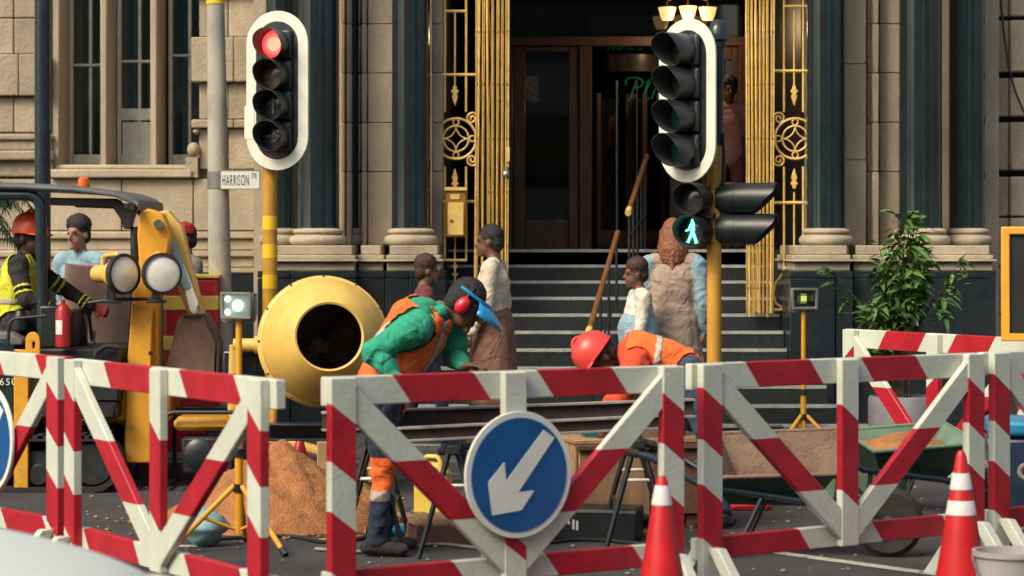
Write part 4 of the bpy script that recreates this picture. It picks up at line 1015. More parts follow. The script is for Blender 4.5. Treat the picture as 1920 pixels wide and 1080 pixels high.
# ------------------------------------------------------------------ floodlights on stands
def floodlight(label, px, py, Y, wd, hd, rz, lit, mast='lamp_yellow'):
    c = at(px,py,Y); Tn = thing('floodlight_stand', label, 'floodlight', (c.x,Y,0), rz)
    def q(name, m, fn, bev=0, parent=None, **k): mb = MB(); fn(mb); return mb.build(name, m, parent or Tn, bev=bev, **k)
    zc = c.z
    q('mast', mast, lambda m: m.tube([(0,.03,.10),(0,.03,zc*.62)],.021,14)); q('mast', mast, lambda m: m.tube([(0,.03,zc*.60),(0,.03,zc-.06)],.0165,14))
    for z in (.32, .50): q('collar', 'plastic_black', lambda m: m.tube([(0,.03,z-.02),(0,.03,z+.02)],.030,14))
    for a in (90+15, 210+5, 330):
        d = Vector((math.cos(R(a)),math.sin(R(a)),0)); b = Vector((0,.03,0))
        lg = q('leg', mast, lambda m: m.tube([b+d*.025+Vector((0,0,.33)), b+d*.36+Vector((0,0,.012))],.014,10))
        q('rubber_foot', 'plastic_black', lambda m: m.tube([b+d*.33+Vector((0,0,.038)), b+d*.365+Vector((0,0,.010))],.017,10), 0, lg)
        q('stay', mast, lambda m: m.tube([b+d*.02+Vector((0,0,.11)), b+d*.20+Vector((0,0,.18))],.009,8))
    hh = q('housing', 'grey_metal', lambda m: (m.box((0,.060,zc),(wd*.92,.06,hd*.9)), *[m.box((-wd*.4+wd*.8*i/8,.10,zc),(.004,.03,hd*.8)) for i in range(9)]), .008)
    q('bezel', 'grey_metal', lambda m: m.ring([(-wd/2,zc-hd/2),(wd/2,zc-hd/2),(wd/2,zc+hd/2),(-wd/2,zc+hd/2)],[(-wd*.4,zc-hd*.38),(wd*.4,zc-hd*.38),(wd*.4,zc+hd*.38),(-wd*.4,zc+hd*.38)],-.022,.0), .003)
    q('reflector', 'reflector_glow' if lit == 2 else 'reflector', lambda m: m.add([(-wd*.4,-.004,zc-hd*.38),(wd*.4,-.004,zc-hd*.38),(wd*.4,-.004,zc+hd*.38),(-wd*.4,-.004,zc+hd*.38),(-wd*.2,.02,zc-hd*.18),(wd*.2,.02,zc-hd*.18),(wd*.2,.02,zc+hd*.18),(-wd*.2,.02,zc+hd*.18)],[(0,1,5,4),(1,2,6,5),(2,3,7,6),(3,0,4,7),(4,5,6,7)]), 0, hh, smooth=False)  # the lit lamp's reflector glows itself, in place of reflected LED light
    if lit == 2:
        for dx_, dz_, r in ((0,0,.030),(-wd*.28,hd*.24,.017),(-wd*.28,-hd*.24,.017)): q('led', 'lamp_lit', lambda m: m.lathe([(r,0),(r*.6,.006),(.0001,.008)],16,frame((dx_,-.008 if r<.02 else .012,zc+dz_),(0,-1,0))), 0, hh)
    else:
        q('led', 'led_glow', lambda m: m.box((0,.016,zc),(.04,.006,.04)), 0, hh)
    q('glass', 'glass', lambda m: m.box((0,-.012,zc),(wd*.8,.003,hd*.76)), 0, hh)
    q('yoke', 'grey_metal', lambda m: m.tube(bend([(-wd*.52,.03,zc),(-wd*.52,.03,zc-hd*.62),(wd*.52,.03,zc-hd*.62),(wd*.52,.03,zc)],.02),.006,6))
floodlight('lit site floodlight on a yellow tripod in front of the sand pile', 444, 573, 12.2, .165, .138, R(-14), 2)
floodlight('unlit grey floodlight on a yellow tripod in front of the dark plinth', 1508, 560, 17.3, .195, .155, R(4), 1)

# ------------------------------------------------------------------ steel beams on trestles
YB = 12.35
def beam(label, x0, y0, x1, y1, Ya, Yb, h, wd):
    A = at(x0,y0,Ya); B = at(x1,y1,Yb); d = B-A; L = d.length
    Tn = thing('steel_beam', label, 'steel beam', A)
    Mx = Matrix.Rotation(math.atan2(d.y,d.x),4,'Z') @ Matrix.Rotation(-math.asin(d.z/L),4,'Y')
    mb = MB(); mb.box((L/2,0,-h/2),(L,.008,h-.02),Mx); mb.build('web','rust',Tn)
    mb = MB(); mb.box((L/2,0,-.006),(L,wd,.012),Mx); mb.build('flange','beam_edge',Tn,bev=.002)  # flanges coloured paler to imitate the highlight along the beam
    mb = MB(); mb.box((L/2,0,-h+.006),(L,wd,.012),Mx); mb.build('flange','beam_edge',Tn,bev=.002)
beam('long rusty steel beam resting at the back of the trestles', 604, 772, 1300, 747, 12.25, 12.75, .10, .075)
beam('second rusty steel beam lying beside the longer one on the trestles', 745, 801, 1262, 776, 11.95, 12.35, .075, .07)
def trestle(label, px, Y, w_, zt):
    x = wx(px,Y); Tn = thing('trestle', label, 'trestle', (x,Y,0), group='black trestles')
    def q(name, m, fn): mb = MB(); fn(mb); return mb.build(name, m, Tn, bev=.003)
    for s in (-1,1):
        for y in (-.30,.34):
            q('leg','black_metal',lambda m: m.tube([(s*.02,y*.82,zt-.03),(s*w_,y,0)],[.017,.015],4))
        q('stretcher','black_metal',lambda m: m.tube([(s*w_*.62,-.28,zt*.40),(s*w_*.62,.31,zt*.40)],.011,6))
    q('top_bar','black_metal',lambda m: m.box((0,.02,zt-.02),(.06,.74,.04)))
    for y in (-.26,.30): q('tie','sign_white',lambda m: m.tube([(-w_*.36,y,zt*.64),(w_*.36,y,zt*.64)],.010,6))
lowz = wz(801,11.95)-.075
trestle('black steel trestle beside the bending green worker, under the rusty beams', 702, 12.3, .17, wz(772,12.25)-.106)
trestle('black steel trestle behind the blue arrow sign, under the rusty beams', 852, 12.2, .17, lowz-.012)
trestle('black steel trestle in front of the wooden crate, under the rusty beams', 1192, 12.4, .17, lowz+.0)
# ------------------------------------------------------------------ crate, jerrycan, trays, boxes
CR = thing('wooden_crate', 'large plywood tool crate with metal handles behind the black trestle', 'crate', (wx(1182,13.4),13.4,0), R(12))
def cp(name, m, fn, bev=.004, parent=None): mb = MB(); fn(mb); return mb.build(name, m, parent or CR, bev=bev)
cp('front_board','wood',lambda m: m.box((-.16,-.26,.275),(.40,.02,.39))); cp('front_board','ply',lambda m: m.box((.20,-.262,.275),(.31,.02,.39)))
cp('side_board','wood',lambda m: m.box((-.37,0,.275),(.02,.5,.39))); cp('side_board','wood',lambda m: m.box((.36,0,.275),(.02,.5,.39))); cp('back_board','wood',lambda m: m.box((0,.26,.275),(.72,.02,.39)))
cp('lid','wood',lambda m: m.box((0,0,.485),(.78,.58,.025))); cp('edge_strip','ply',lambda m: m.box((0,-.285,.455),(.76,.02,.03)))
cp('floor','wood',lambda m: m.box((0,0,.09),(.72,.5,.02)))
for x in (-.3,.3): cp('skid','ply',lambda m: m.box((x,0,.04),(.09,.5,.08)))
for x in (.12,.27): cp('handle','steel',lambda m: (m.box((x,-.278,.37),(.07,.01,.035)), m.tube(bend([(x-.03,-.28,.375),(x-.03,-.305,.36),(x+.03,-.305,.36),(x+.03,-.28,.375)],.01,3),.005,6)),.001)
TRY = thing('plastic_scoop', 'bright blue plastic scoop lying on the wooden crate', 'scoop', (wx(1112,13.3),13.3,.5), R(8))
mb = MB(); mb.add([(-.10,-.10,.085),(.16,-.10,.085),(.16,.10,.085),(-.10,.10,.085),(-.05,-.07,.0),(.12,-.07,0),(.12,.07,0),(-.05,.07,0)],[(0,1,5,4),(1,2,6,5),(2,3,7,6),(3,0,4,7),(4,5,6,7)]); o = mb.build('tray','blue_plastic',TRY,smooth=False); sm = o.modifiers.new('solid','SOLIDIFY'); sm.thickness = .006
mb = MB(); mb.tube([(.14,0,.075),(.22,0,.09),(.30,0,.1)],.013,8); mb.build('handle','blue_plastic',TRY)
JC = thing('jerrycan', 'yellow plastic jerrycan standing behind the trestles', 'jerrycan', (wx(812,13.6),13.6,0), R(-15))
mb = MB(); mb.prism([(-.10,0),(.10,0),(.10,.27),(.05,.325),(-.07,.33),(-.10,.30)],-.06,.06); mb.build('body','yellow_plastic',JC,bev=.018,seg=3)
mb = MB(); mb.tube(bend([(-.05,0,.32),(-.05,0,.36),(.03,0,.36),(.05,0,.31)],.02,3),.012,8); mb.build('handle','yellow_plastic',JC)
mb = MB(); mb.lathe([(.022,.31),(.022,.345),(.0001,.346)],14,Matrix.Translation((.075,0,-.01))); mb.build('cap','red_plastic',JC)
PL = thing('wooden_pallet', 'small slatted wooden pallet lying on the road behind the arrow sign', 'pallet', (wx(852,12.7),12.7,.0), R(14))
for k in range(6):
    mb = MB(); mb.box((-.22+.088*k,0,.11),(.07,.55,.018)); mb.build('slat','wood',PL,bev=.003)
for y in (-.24,0,.24):
    mb = MB(); mb.box((0,y,.05),(.52,.07,.1)); mb.build('bearer','ply',PL,bev=.003)
for o in PL.children: pass
HS = MB(); hp_ = []
for i in range(90):
    a = i*.5; hp_.append((.10+.012*math.sin(i*.9)+ (.13+.001*i)*math.cos(a)-.1, (.12+.001*i)*math.sin(a), .02+.0006*i))
HS.tube(hp_, .011, 6); o = HS.build('hose_coil','wood'); o.location = (wx(800,12.9),12.9,.0); o.rotation_euler = (0,0,0)
tag(o,'tan rope coil lying on the road by the yellow jerrycan','rope coil')
AG = thing('angle_grinder', 'blue electric angle grinder lying beside the rope coil', 'power tool', (wx(765,12.75),12.75,.045), R(10))
mb = MB(); mb.tube([(-.12,0,0),(.05,0,0),(.09,0,0)],[.03,.034,.026],12); mb.build('motor_body','blue_plastic',AG)
mb = MB(); mb.tube([(.09,0,0),(.13,0,0),(.15,0,-.005)],[.028,.03,.018],12); mb.build('gear_head','steel',AG)
mb = MB(); mb.lathe([(.055,-.003),(.055,.003)],24,frame((.13,0,-.035),(0,0,1))); mb.build('disc','rust',AG)
mb = MB(); mb.tube([(-.12,0,0),(-.22,.02,0)],[.027,.024],12); mb.build('grip','plastic_black',AG)
# cables snaking over the road
for pts, lab in (([(-.9,12.9),(-.5,12.6),(-.2,12.8),(.1,12.45),(.4,12.6),(.8,12.3)],'black power cable lying across the road under the trestles'), ([(-1.6,12.6),(-1.2,12.75),(-.95,12.5),(-.6,12.9),(-.3,13.3),(.2,13.2)],'black power cable running from the lit floodlight past the sand pile'), ([(-1.0,12.2),(-.7,12.1),(-.4,12.4),(-.1,12.2),(.2,12.35)],'grey hose lying at the feet of the green worker')):
    q = [Vector((a,b,.012)) for a,b in pts]; qq=[]
    for a,b,c,d in zip([q[0]]+q[:-1],q,q[1:],q[2:]+[q[-1]]):
        for i in range(8):
            t=i/8; qq.append(.5*((2*b)+(c-a)*t+(2*a-5*b+4*c-d)*t*t+(3*b-a-3*c+d)*t**3))
    mb = MB(); mb.tube(qq,.010,8); tag(mb.build('cable','rubber' if 'black' in lab else 'grey_metal'),lab,'cable')
RT = thing('toolbox', 'dark red toolbox standing on the black case by the steps', 'toolbox', (wx(1450,14.6),14.6,.30), R(-6))
mb = MB(); mb.box((0,0,.06),(.17,.12,.12)); mb.build('body','red_plastic',RT,bev=.012,seg=2)
mb = MB(); mb.tube(bend([(-.06,0,.12),(-.06,0,.155),(.06,0,.155),(.06,0,.12)],.02,3),.009,8); mb.build('handle','plastic_black',RT)
mb = MB(); mb.box((0,-.0615,.035),(.10,.003,.022)); mb.build('badge','sign_white',RT)
BT = thing('tool_case', 'black tool case carrying the red toolbox', 'tool case', (wx(1450,14.6),14.6,0), R(-4))
mb = MB(); mb.box((0,0,.148),(.30,.24,.296)); mb.build('body','plastic_black',BT,bev=.015,seg=2)
for x in (-.09,.09):
    mb = MB(); mb.box((x,-.124,.2),(.03,.012,.05)); mb.build('latch','grey_metal',BT,bev=.003)
mb = MB(); mb.tube(bend([(-.06,-.12,.24),(-.06,-.15,.24),(.06,-.15,.24),(.06,-.12,.24)],.015,3),.008,8); mb.build('handle','plastic_black',BT)
BC = thing('equipment_case', 'low black equipment case with white print in front of the wooden crate', 'equipment case', (wx(1120,12.75),12.75,0), R(-12))
mb = MB(); mb.box((0,0,.085),(.46,.26,.17)); mb.build('body','plastic_black',BC,bev=.012,seg=2)
mb = MB(); mb.box((0,-.128,.155),(.45,.012,.012)); mb.build('edge_trim','grey_metal',BC)
for x, zz_ in ((-.13,.095),(-.105,.085),(-.085,.08)):
    mb = MB(); mb.box((x,-.1315,zz_),(.012,.003,.05 if x > -.12 else .018)); mb.build('print_mark','sign_white',BC)
# ------------------------------------------------------------------ wheelbarrows and tub
def wheelbarrow(label, loc, rz, tray_mat, inner_mat, tilt, load=None, s=1.0):
    Tn = thing('wheelbarrow', label, 'wheelbarrow', loc, rz)
    Mt = Matrix.Translation((0,0,.36)) @ Matrix.Rotation(tilt,4,'X') @ Matrix.Diagonal((s,s,s,1))
    def tub(off, z0): return [(-.34+off,-.27+off,.16),(.36-off,-.27+off,.20),(.36-off,.27-off,.20),(-.34+off,.27-off,.16),(-.24+off,-.17+off,z0),(.20-off,-.17+off,z0),(.20-off,.17-off,z0),(-.24+off,.17-off,z0)]
    fo = [(0,1,5,4),(1,2,6,5),(2,3,7,6),(3,0,4,7),(7,6,5,4)]
    mb = MB(); mb.add(tub(0,-.05),[tuple(reversed(f)) for f in fo],Mt); mb.cur=1; mb.add(tub(.006,-.043),fo,Mt); mb.build('tray',[tray_mat,inner_mat],Tn,smooth=False)
    mb = MB(); mb.tube([Mt @ Vector(p) for p in tub(0,0)[:4]],.011,8,closed=True); mb.build('rim',inner_mat,Tn)
    if load:
        n=14; vs=[];fs=[]
        for j in range(n+1):
            for i in range(n+1):
                u=i/n;v=j/n; x=-.29+.59*u; y=-.22+.44*v
                z=.10+.11*math.sin(PI*u)*math.sin(PI*v)+.02*noise.noise(Vector((x*12,y*12,1)))
                vs.append((x,y,z))
        for j in range(n):
            for i in range(n): fs.append((j*(n+1)+i,j*(n+1)+i+1,(j+1)*(n+1)+i+1,(j+1)*(n+1)+i))
        mb = MB(); mb.add(vs,fs,Mt); mb.build('load',load,Tn)
    for y in (-.2,.2):
        mb = MB(); mb.tube([(.55,y*.35,.17),(.2,y*.9,.28),(-.35,y*1.15,.36),(-.60,y*1.35,.50),(-.78,y*1.38,.54)],.017,8); hd = mb.build('handle','blue_black',Tn)
        mb = MB(); mb.tube([(-.66,y*1.36,.515),(-.80,y*1.39,.545)],.022,8); mb.build('grip','rubber',hd)
        mb = MB(); mb.tube(bend([(-.05,y,.30),(-.18,y*1.1,.02),(-.34,y*1.1,.02),(-.30,y*1.1,.35)],.04,3),.014,8); mb.build('leg','black_metal',Tn)
        mb = MB(); mb.tube([(.56,y*.35,.17),(.30,y*.8,.42)],.010,8); mb.build('stay','black_metal',Tn)
    mb = MB(); mb.lathe([(.10,-.035),(.15,-.042),(.175,-.02),(.175,.02),(.15,.042),(.10,.035)],28,frame((.56,0,.175),(0,1,0))); wh = mb.build('wheel','rubber',Tn)
    mb = MB(); mb.lathe([(.0001,-.03),(.03,-.04),(.035,-.015),(.10,-.02),(.10,.02),(.035,.015),(.03,.04),(.0001,.03)],24,frame((.56,0,.175),(0,1,0))); mb.build('rim','grey_metal',wh)
    return Tn
wheelbarrow('empty muddy brown wheelbarrow tipped towards the road', (wx(1455,12.1),12.1,0), R(-12), 'barrow_green', 'barrow_brown', R(22), None, .92)
wheelbarrow('dark green wheelbarrow loaded with orange sand', (wx(1700,13.1),13.1,0), R(14), 'barrow_green', 'barrow_inside', R(10), 'sand', .86)
MT = thing('mortar_tub', 'shallow pale green mortar tub standing behind the wheelbarrows', 'tub', (wx(1600,14.1),14.1,0), 0)
mb = MB(); mb.lathe([(.0001,.0),(.27,.0),(.36,.30),(.375,.305),(.375,.315),(.355,.312),(.26,.02),(.0001,.015)],36,Matrix.Diagonal((1.0,.7,1,1))); mb.build('shell','barrow_inside',MT)
TB = thing('plastic_bucket', 'translucent white plastic bucket standing at the road edge by the tall cone', 'bucket', (wx(1893,9.7),9.7,0))
mb = MB(); mb.lathe([(.0001,0),(.115,0),(.14,.30),(.15,.302),(.15,.322),(.136,.322),(.11,.01),(.0001,.008)],32); mb.build('shell','tub',TB)
mb = MB(); mb.tube([(-.15,0,.30)]+[(.155*math.cos(PI-PI*i/10),-.06*math.sin(PI*i/10)-.02,.30-.14*math.sin(PI*i/10)) for i in range(11)],.004,6); mb.build('handle','steel',TB)
BG = MB(); vs=[]
n=16
for j in range(n+1):
    for i in range(n):
        a=2*PI*i/n; t=j/n; r=.11*math.sin(PI*(.06+.9*t))**.6*(1+.35*noise.noise(Vector((math.cos(a)*2,math.sin(a)*2,t*5))))
        vs.append((r*math.cos(a),r*math.sin(a)*.8,.20*t+.03*noise.noise(Vector((math.cos(a)*3,math.sin(a)*3,t*3+4)))*t))
fs=[(j*n+i,j*n+(i+1)%n,(j+1)*n+(i+1)%n,(j+1)*n+i) for j in range(n) for i in range(n)]+[tuple(range(n-1,-1,-1)),tuple(n*n+i for i in range(n))]
BG.add(vs,fs); o=BG.build('plastic_bag','pale_blue',angle=60); o.location=(wx(385,12.4),12.4,.0); tag(o,'crumpled pale blue plastic bag beside the yellow tripod','bag')
# ------------------------------------------------------------------ red and yellow road block, draped stack
RB = thing('road_block', 'red plastic road block with yellow bands beside the concrete post', 'road block', (wx(370,16.9),16.9,.11))
zt_ = wz(514,16.9)-.11
mb = MB(); mb.prism([(-.22,0),(.16,0),(.16,zt_-.03),(-.22,zt_-.03)],-.12,.12); mb.build('body','red_plastic',RB,bev=.02,seg=2)
mb = MB(); mb.box((-.03,0,zt_-.015),(.40,.26,.03)); mb.build('cap','yellow_plastic',RB,bev=.008)
for z in (zt_-.20, zt_-.48): 
    mb = MB(); mb.box((-.03,0,z),(.386,.246,.10)); mb.build('band','yellow_plastic',RB,bev=.004)
DS = MB(); vs=[];fs=[]; n=36; m_n=14
X0,X1=wx(100,16.7),wx(250,16.7)
zt2=wz(500,16.7)
for j in range(m_n+1):
    for i in range(n):
        a=2*PI*i/n; t=j/m_n
        sx=(X1-X0)/2*(.80+.22*t); sy=.22*(.8+.25*t)
        ca,sa=math.cos(a),math.sin(a); p=.5
        x=abs(ca)**p*math.copysign(1,ca)*sx; y=abs(sa)**p*math.copysign(1,sa)*sy
        k=1+.06*t*math.sin(a*9+1)+.03*noise.noise(Vector((ca*3,sa*3,t*3)))
        vs.append((x*k,y*k,(zt2-.11)*(1-t)+ .02*math.sin(a*2)*(1-t) + .03*noise.noise(Vector((x*6,y*6,1)))*(1-t)))
fs=[(j*n+(i+1)%n,j*n+i,(j+1)*n+i,(j+1)*n+(i+1)%n) for j in range(m_n) for i in range(n)]+[tuple(range(n))]
DS.add(vs,fs); o=DS.build('covered_stack','sheet_pink',angle=70); o.location=((X0+X1)/2,16.9,.11); tag(o,'stack of materials under a dusty pink sheet behind the excavator','covered stack')
# ------------------------------------------------------------------ framed board at the right edge
YF = 12.6
FB = thing('sign_board', 'black notice board in a thick orange frame at the edge of the works', 'sign board', (wx(1990,YF),YF,0), R(-12))
zb,zt_=wz(640,YF),wz(425,YF); hw=.31
mb = MB(); mb.ring([(-hw,zb),(hw,zb),(hw,zt_),(-hw,zt_)],[(-hw+.045,zb+.04),(hw-.045,zb+.04),(hw-.045,zt_-.04),(-hw+.045,zt_-.04)],-.03,.03); mb.build('frame','sign_orange',FB,bev=.006,seg=2)
mb = MB(); mb.bx(-hw+.046,hw-.046,-.01,.01,zb+.041,zt_-.041); mb.build('panel','sign_dark',FB)
for x in (.0,.24):
    mb = MB(); mb.bx(x-.02,x+.02,.031,.07,0,zt_-.1); mb.build('post','black_metal',FB,bev=.004)
# ------------------------------------------------------------------ potted plant
YPl = 16.4
PP = thing('potted_plant', 'leafy green shrub growing in a smooth grey pot by the dark plinth', 'potted plant', (wx(1690,YPl),YPl,.11))
zp = wz(742,YPl)-.11
mb = MB(); mb.lathe([(.0001,0),(.15,0),(.18,.03),(.225,zp*.55),(.225,zp-.02),(.215,zp),(.195,zp),(.19,zp-.05)],40); mb.build('pot','pot_grey',PP)
mb = MB(); mb.lathe([(.0001,zp-.045),(.195,zp-.05)],24); mb.build('soil','soil',PP)
def leafmesh(name, L, W, fold=.25, droop=.25, mat='leaf'):
    vs=[];fs=[];n=5
    for i in range(n+1):
        t=i/n; w_=W*math.sin(PI*min(1,.06+t*.97))**.8*(1-.25*t) if i<n else 0
        z=-droop*L*t*t; vs+=[(-w_/2,L*t,z+fold*w_/2),(0,L*t,z),(w_/2,L*t,z+fold*w_/2)]
    for i in range(n): fs+=[(3*i,3*i+1,3*i+4,3*i+3),(3*i+1,3*i+2,3*i+5,3*i+4)]
    mb=MB(); mb.add(vs,fs); return mb.mesh(name,mat,angle=80)
rnd = random.Random(3)
lms = [leafmesh('leaf',l,w_,f,d) for l,w_,f,d in ((.10,.042,.3,.25),(.085,.037,.25,.45),(.11,.042,.35,.6),(.07,.032,.3,.1))]
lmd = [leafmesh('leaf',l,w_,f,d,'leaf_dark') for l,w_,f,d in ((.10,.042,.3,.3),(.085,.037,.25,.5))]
# stems from the pot to branch tips, given as picture-plane outline of the crown
tips=[]
base=Vector((0,0,zp-.04))
cl=[]
for k in range(64):
    a=rnd.uniform(0,2*PI); h=rnd.random()
    # crown: broad upper mass with a taller leader and a hanging lower left lobe
    if k<38: c=Vector((rnd.gauss(.03,.15),rnd.gauss(0,.14),rnd.gauss(1.31,.12)))
    elif k<56: c=Vector((rnd.gauss(-.15,.09),rnd.gauss(-.05,.09),rnd.gauss(.86,.13)))
    else: c=Vector((rnd.gauss(.04,.035),rnd.gauss(0,.05),rnd.uniform(1.48,1.72)))
    tips.append(c)
st=MB()
for c in tips:
    mid=base.lerp(c,.45)+Vector((-(c.x)*.25,-(c.y)*.3,.04))
    pts=[base+Vector((c.x*.15,c.y*.15,0)), base.lerp(mid,.6), mid, mid.lerp(c,.55)+Vector((0,0,.02)), c]
    st.tube(pts,[.009,.0075,.006,.004,.002],5)
st.build('stems','bark',PP)
lv=[]
for c in tips:
    for q in range(24):
        t=rnd.uniform(.62,1.02); mid=base.lerp(c,.45)
        p=mid.lerp(c,(t-.45)/.55 if t<1 else 1)+Vector((rnd.gauss(0,.02),rnd.gauss(0,.02),rnd.gauss(0,.02)))
        if t<.72: p=p+Vector((0,0,.0))
        lv.append(p)
rnd.shuffle(lv)
stuff=MB()
for i,p in enumerate(lv):
    out=Vector((p.x,p.y,0)); az=math.atan2(out.y,out.x)+rnd.gauss(0,.8)-PI/2
    el=rnd.gauss(.15,.45); roll=rnd.gauss(0,.4)
    me=rnd.choice(lms if p.z>.92 or rnd.random()<.3 else lmd); s=rnd.uniform(.75,1.2)  # bright leaves on top, darker copy below: crown light put into colour
    M_=Matrix.Translation(p) @ Matrix.Rotation(az,4,'Z') @ Matrix.Rotation(el,4,'X') @ Matrix.Rotation(roll,4,'Y') @ Matrix.Scale(s,4)
    if i<290:
        o=obj('leaf',me,PP); o.matrix_local=M_
    else:
        stuff.add([v.co for v in me.vertices],[tuple(f.vertices) for f in me.polygons],M_)
o=stuff.build('foliage','leaf',PP,angle=80); o['kind']='stuff'
# ------------------------------------------------------------------ tree at the left edge
YT=19.0
TR=thing('palm_tree','dark feathery palm growing behind the dark blue post and excavator','tree',(wx(-75,YT),YT,.1))
mb=MB(); mb.tube([(0,0,0),(.02,0,.6),(-.01,0,1.3),(0,0,1.95)],[.09,.075,.07,.06],12); mb.build('trunk','bark',TR)
cr=MB(); rd=random.Random(5)
for k in range(46):
    a=rd.uniform(0,2*PI); L=rd.uniform(.38,.62); el=rd.uniform(-.1,1.2)
    pts=[]
    for i in range(9):
        t=i/8; pts.append(Vector((math.cos(a)*L*t*math.cos(el*(1-t)),math.sin(a)*L*t*math.cos(el*(1-t)),1.85+L*(math.sin(el)*t*1.1-1.05*t*t))))
    cr.tube(pts,[.007-.0006*i for i in range(9)],4)
    for i in range(1,9):
        tn=(pts[i]-pts[i-1]).normalized(); sd_=tn.cross(Vector((0,0,1))).normalized()
        for f in (0,.33,.66):
            p=pts[i-1].lerp(pts[i],f)
            for s in (-1,1):
                d=(sd_*s+tn*.7+Vector((0,0,-.25+rd.gauss(0,.2)))).normalized(); l=.16*(1-.4*i/9)*rd.uniform(.8,1.2); nn=d.cross(tn).normalized()*0+tn*.011
                q=p+d*l*.5+Vector((0,0,.004)); e=p+d*l+Vector((0,0,-.03))
                cr.add([p-nn*.6,p+nn*.6,q+nn,e,q-nn],[(0,1,2,3,4)])
o=cr.build('crown','leaf_dark',TR,angle=80)
# ------------------------------------------------------------------ cars
def car(label, loc, rz, paint, low=None):
    C=thing('car',label,'car',loc,rz)          # nose to +x, origin under the nose
    def q(name,m,fn,bev=0,parent=None,**k): mb=MB(); fn(mb); return mb.build(name,m,parent or C,bev=bev,**k)
    # body lofted through stations: x, half width, sill z, shoulder z, deck z
    st_=[(-.02,.52,.30,.46,.50),(-.06,.66,.22,.56,.62),(-.20,.76,.19,.64,.71),(-.55,.82,.18,.70,.80),(-1.05,.84,.18,.78,.88),(-1.30,.85,.18,.82,.93),(-2.2,.85,.18,.84,.94),(-3.2,.85,.18,.86,.96),(-3.75,.82,.2,.86,.98),(-4.02,.74,.26,.8,.92),(-4.08,.6,.32,.66,.74)]
    vs=[];fs=[]
    for x,w_,z0,z1,z2 in st_:
        for y,z in ((-w_*.92,z0),(-w_,z0+.10),(-w_,z1-.06),(-w_*.96,z1),(-w_*.80,z2-.02),(-w_*.4,z2+.012),(0,z2+.018),(w_*.4,z2+.012),(w_*.80,z2-.02),(w_*.96,z1),(w_,z1-.06),(w_,z0+.10),(w_*.92,z0)): vs.append((x,y,z))
    k=13
    for i in range(len(st_)-1):
        for j in range(k): fs.append((i*k+j,i*k+(j+1)%k,(i+1)*k+(j+1)%k,(i+1)*k+j))
    fs.append(tuple(range(k-1,-1,-1))); e=(len(st_)-1)*k; fs.append(tuple(e+j for j in range(k)))
    b=q('body',paint,lambda m:m.add(vs,fs),0,None,angle=50)
    ss=b.modifiers.new('sub','SUBSURF'); ss.levels=2; ss.render_levels=2
    cab=[(-1.15,.70,.90,.66),(-1.75,.66,1.40,.56),(-2.6,.66,1.46,.56),(-3.5,.66,1.36,.54),(-3.95,.68,.95,.6)]
    vs2=[];fs2=[]
    for x,w_,z,wt in cab: vs2+=[(x,-w_-.08,.86),(x,-wt,z),(x,wt,z),(x,w_+.08,.86)]
    for i in range(len(cab)-1):
        for j in range(3): fs2.append((4*i+j,4*i+j+1,4*i+5+j,4*i+4+j))
    q('roof',paint,lambda m:(m.add([(-1.80,-.53,1.405),(-2.6,-.54,1.475),(-3.45,-.52,1.38),(-3.45,.52,1.38),(-2.6,.54,1.475),(-1.80,.53,1.405),(-1.80,-.53,1.37),(-2.6,-.54,1.44),(-3.45,-.52,1.345),(-3.45,.52,1.345),(-2.6,.54,1.44),(-1.80,.53,1.37)],[(0,1,4,5),(1,2,3,4),(11,10,7,6),(10,9,8,7),(0,6,7,1),(1,7,8,2),(2,8,9,3),(3,9,10,4),(4,10,11,5),(5,11,6,0)]),
        [m.tube(p,.035,6) for s in (-1,1) for p in ([(-1.15,s*.74,.88),(-1.80,s*.54,1.39)],[(-2.55,s*.80,.9),(-2.6,s*.56,1.45)],[(-3.95,s*.7,.93),(-3.45,s*.53,1.36)])]))
    q('windscreen','car_glass',lambda m:m.add([(-1.17,-.72,.90),(-1.17,.72,.90),(-1.78,.53,1.39),(-1.78,-.53,1.39)],[(0,1,2,3)]))
    for s in (-1,1): q('side_window','car_glass',lambda m:m.add([(-1.25,s*.76,.91),(-3.85,s*.74,.94),(-3.45,s*.535,1.36),(-2.6,s*.555,1.44),(-1.82,s*.545,1.38)],[(0,1,2,3,4)]))
    for x in (-.72,-3.3):
        for s in (-1,1):
            wl=q('wheel','rubber',lambda m:m.lathe([(.19,-.10),(.27,-.105),(.305,-.07),(.305,.07),(.27,.105),(.19,.10)],32,frame((x,s*.78,.305),(0,s,0))))
            q('rim','grey_metal',lambda m:m.lathe([(.0001,.075),(.06,.08),(.07,.05),(.17,.06),(.20,.09),(.20,-.05)],32,frame((x,s*.78,.305),(0,s,0)),cap=False),0,wl)
            q('arch','plastic_black',lambda m:m.lathe([(.335,.02),(.35,.075),(.325,.08),(.315,.03)],32,frame((x,s*.785,.305),(0,s,0)),cap=False))
    for s in (-1,1):
        q('headlight','lens_clear',lambda m:m.ball((-.16,s*.58,.585),(.14,.16,.06)))
        q('mirror',paint,lambda m:m.ball((-1.35,s*.93,.98),(.06,.10,.07)))
    q('grille','plastic_black',lambda m:m.box((-.035,0,.42),(.06,.8,.12)),.02)
    q('emblem','steel',lambda m:m.lathe([(.034,-.006),(.048,0),(.034,.006),(.034,-.006)],20,frame((-.02,0,.565),(1,0,.3)),cap=False))
    if low: q('lower_trim',low,lambda m:m.box((-.06,0,.27),(.12,1.2,.09)),.03)
    return C
car('pale silver-white car with only its bonnet in view, in the lane before the barriers',(wx(400,6.6),6.05,0),R(3),'car_white')
MC=thing('stand_in_box','dark blue box standing in for a passing car, with bright cyan lid and round pale badge, behind the end barrier','stand-in box',(2.64,12.25,0),R(-8))  # added box standing in for the front of a passing car
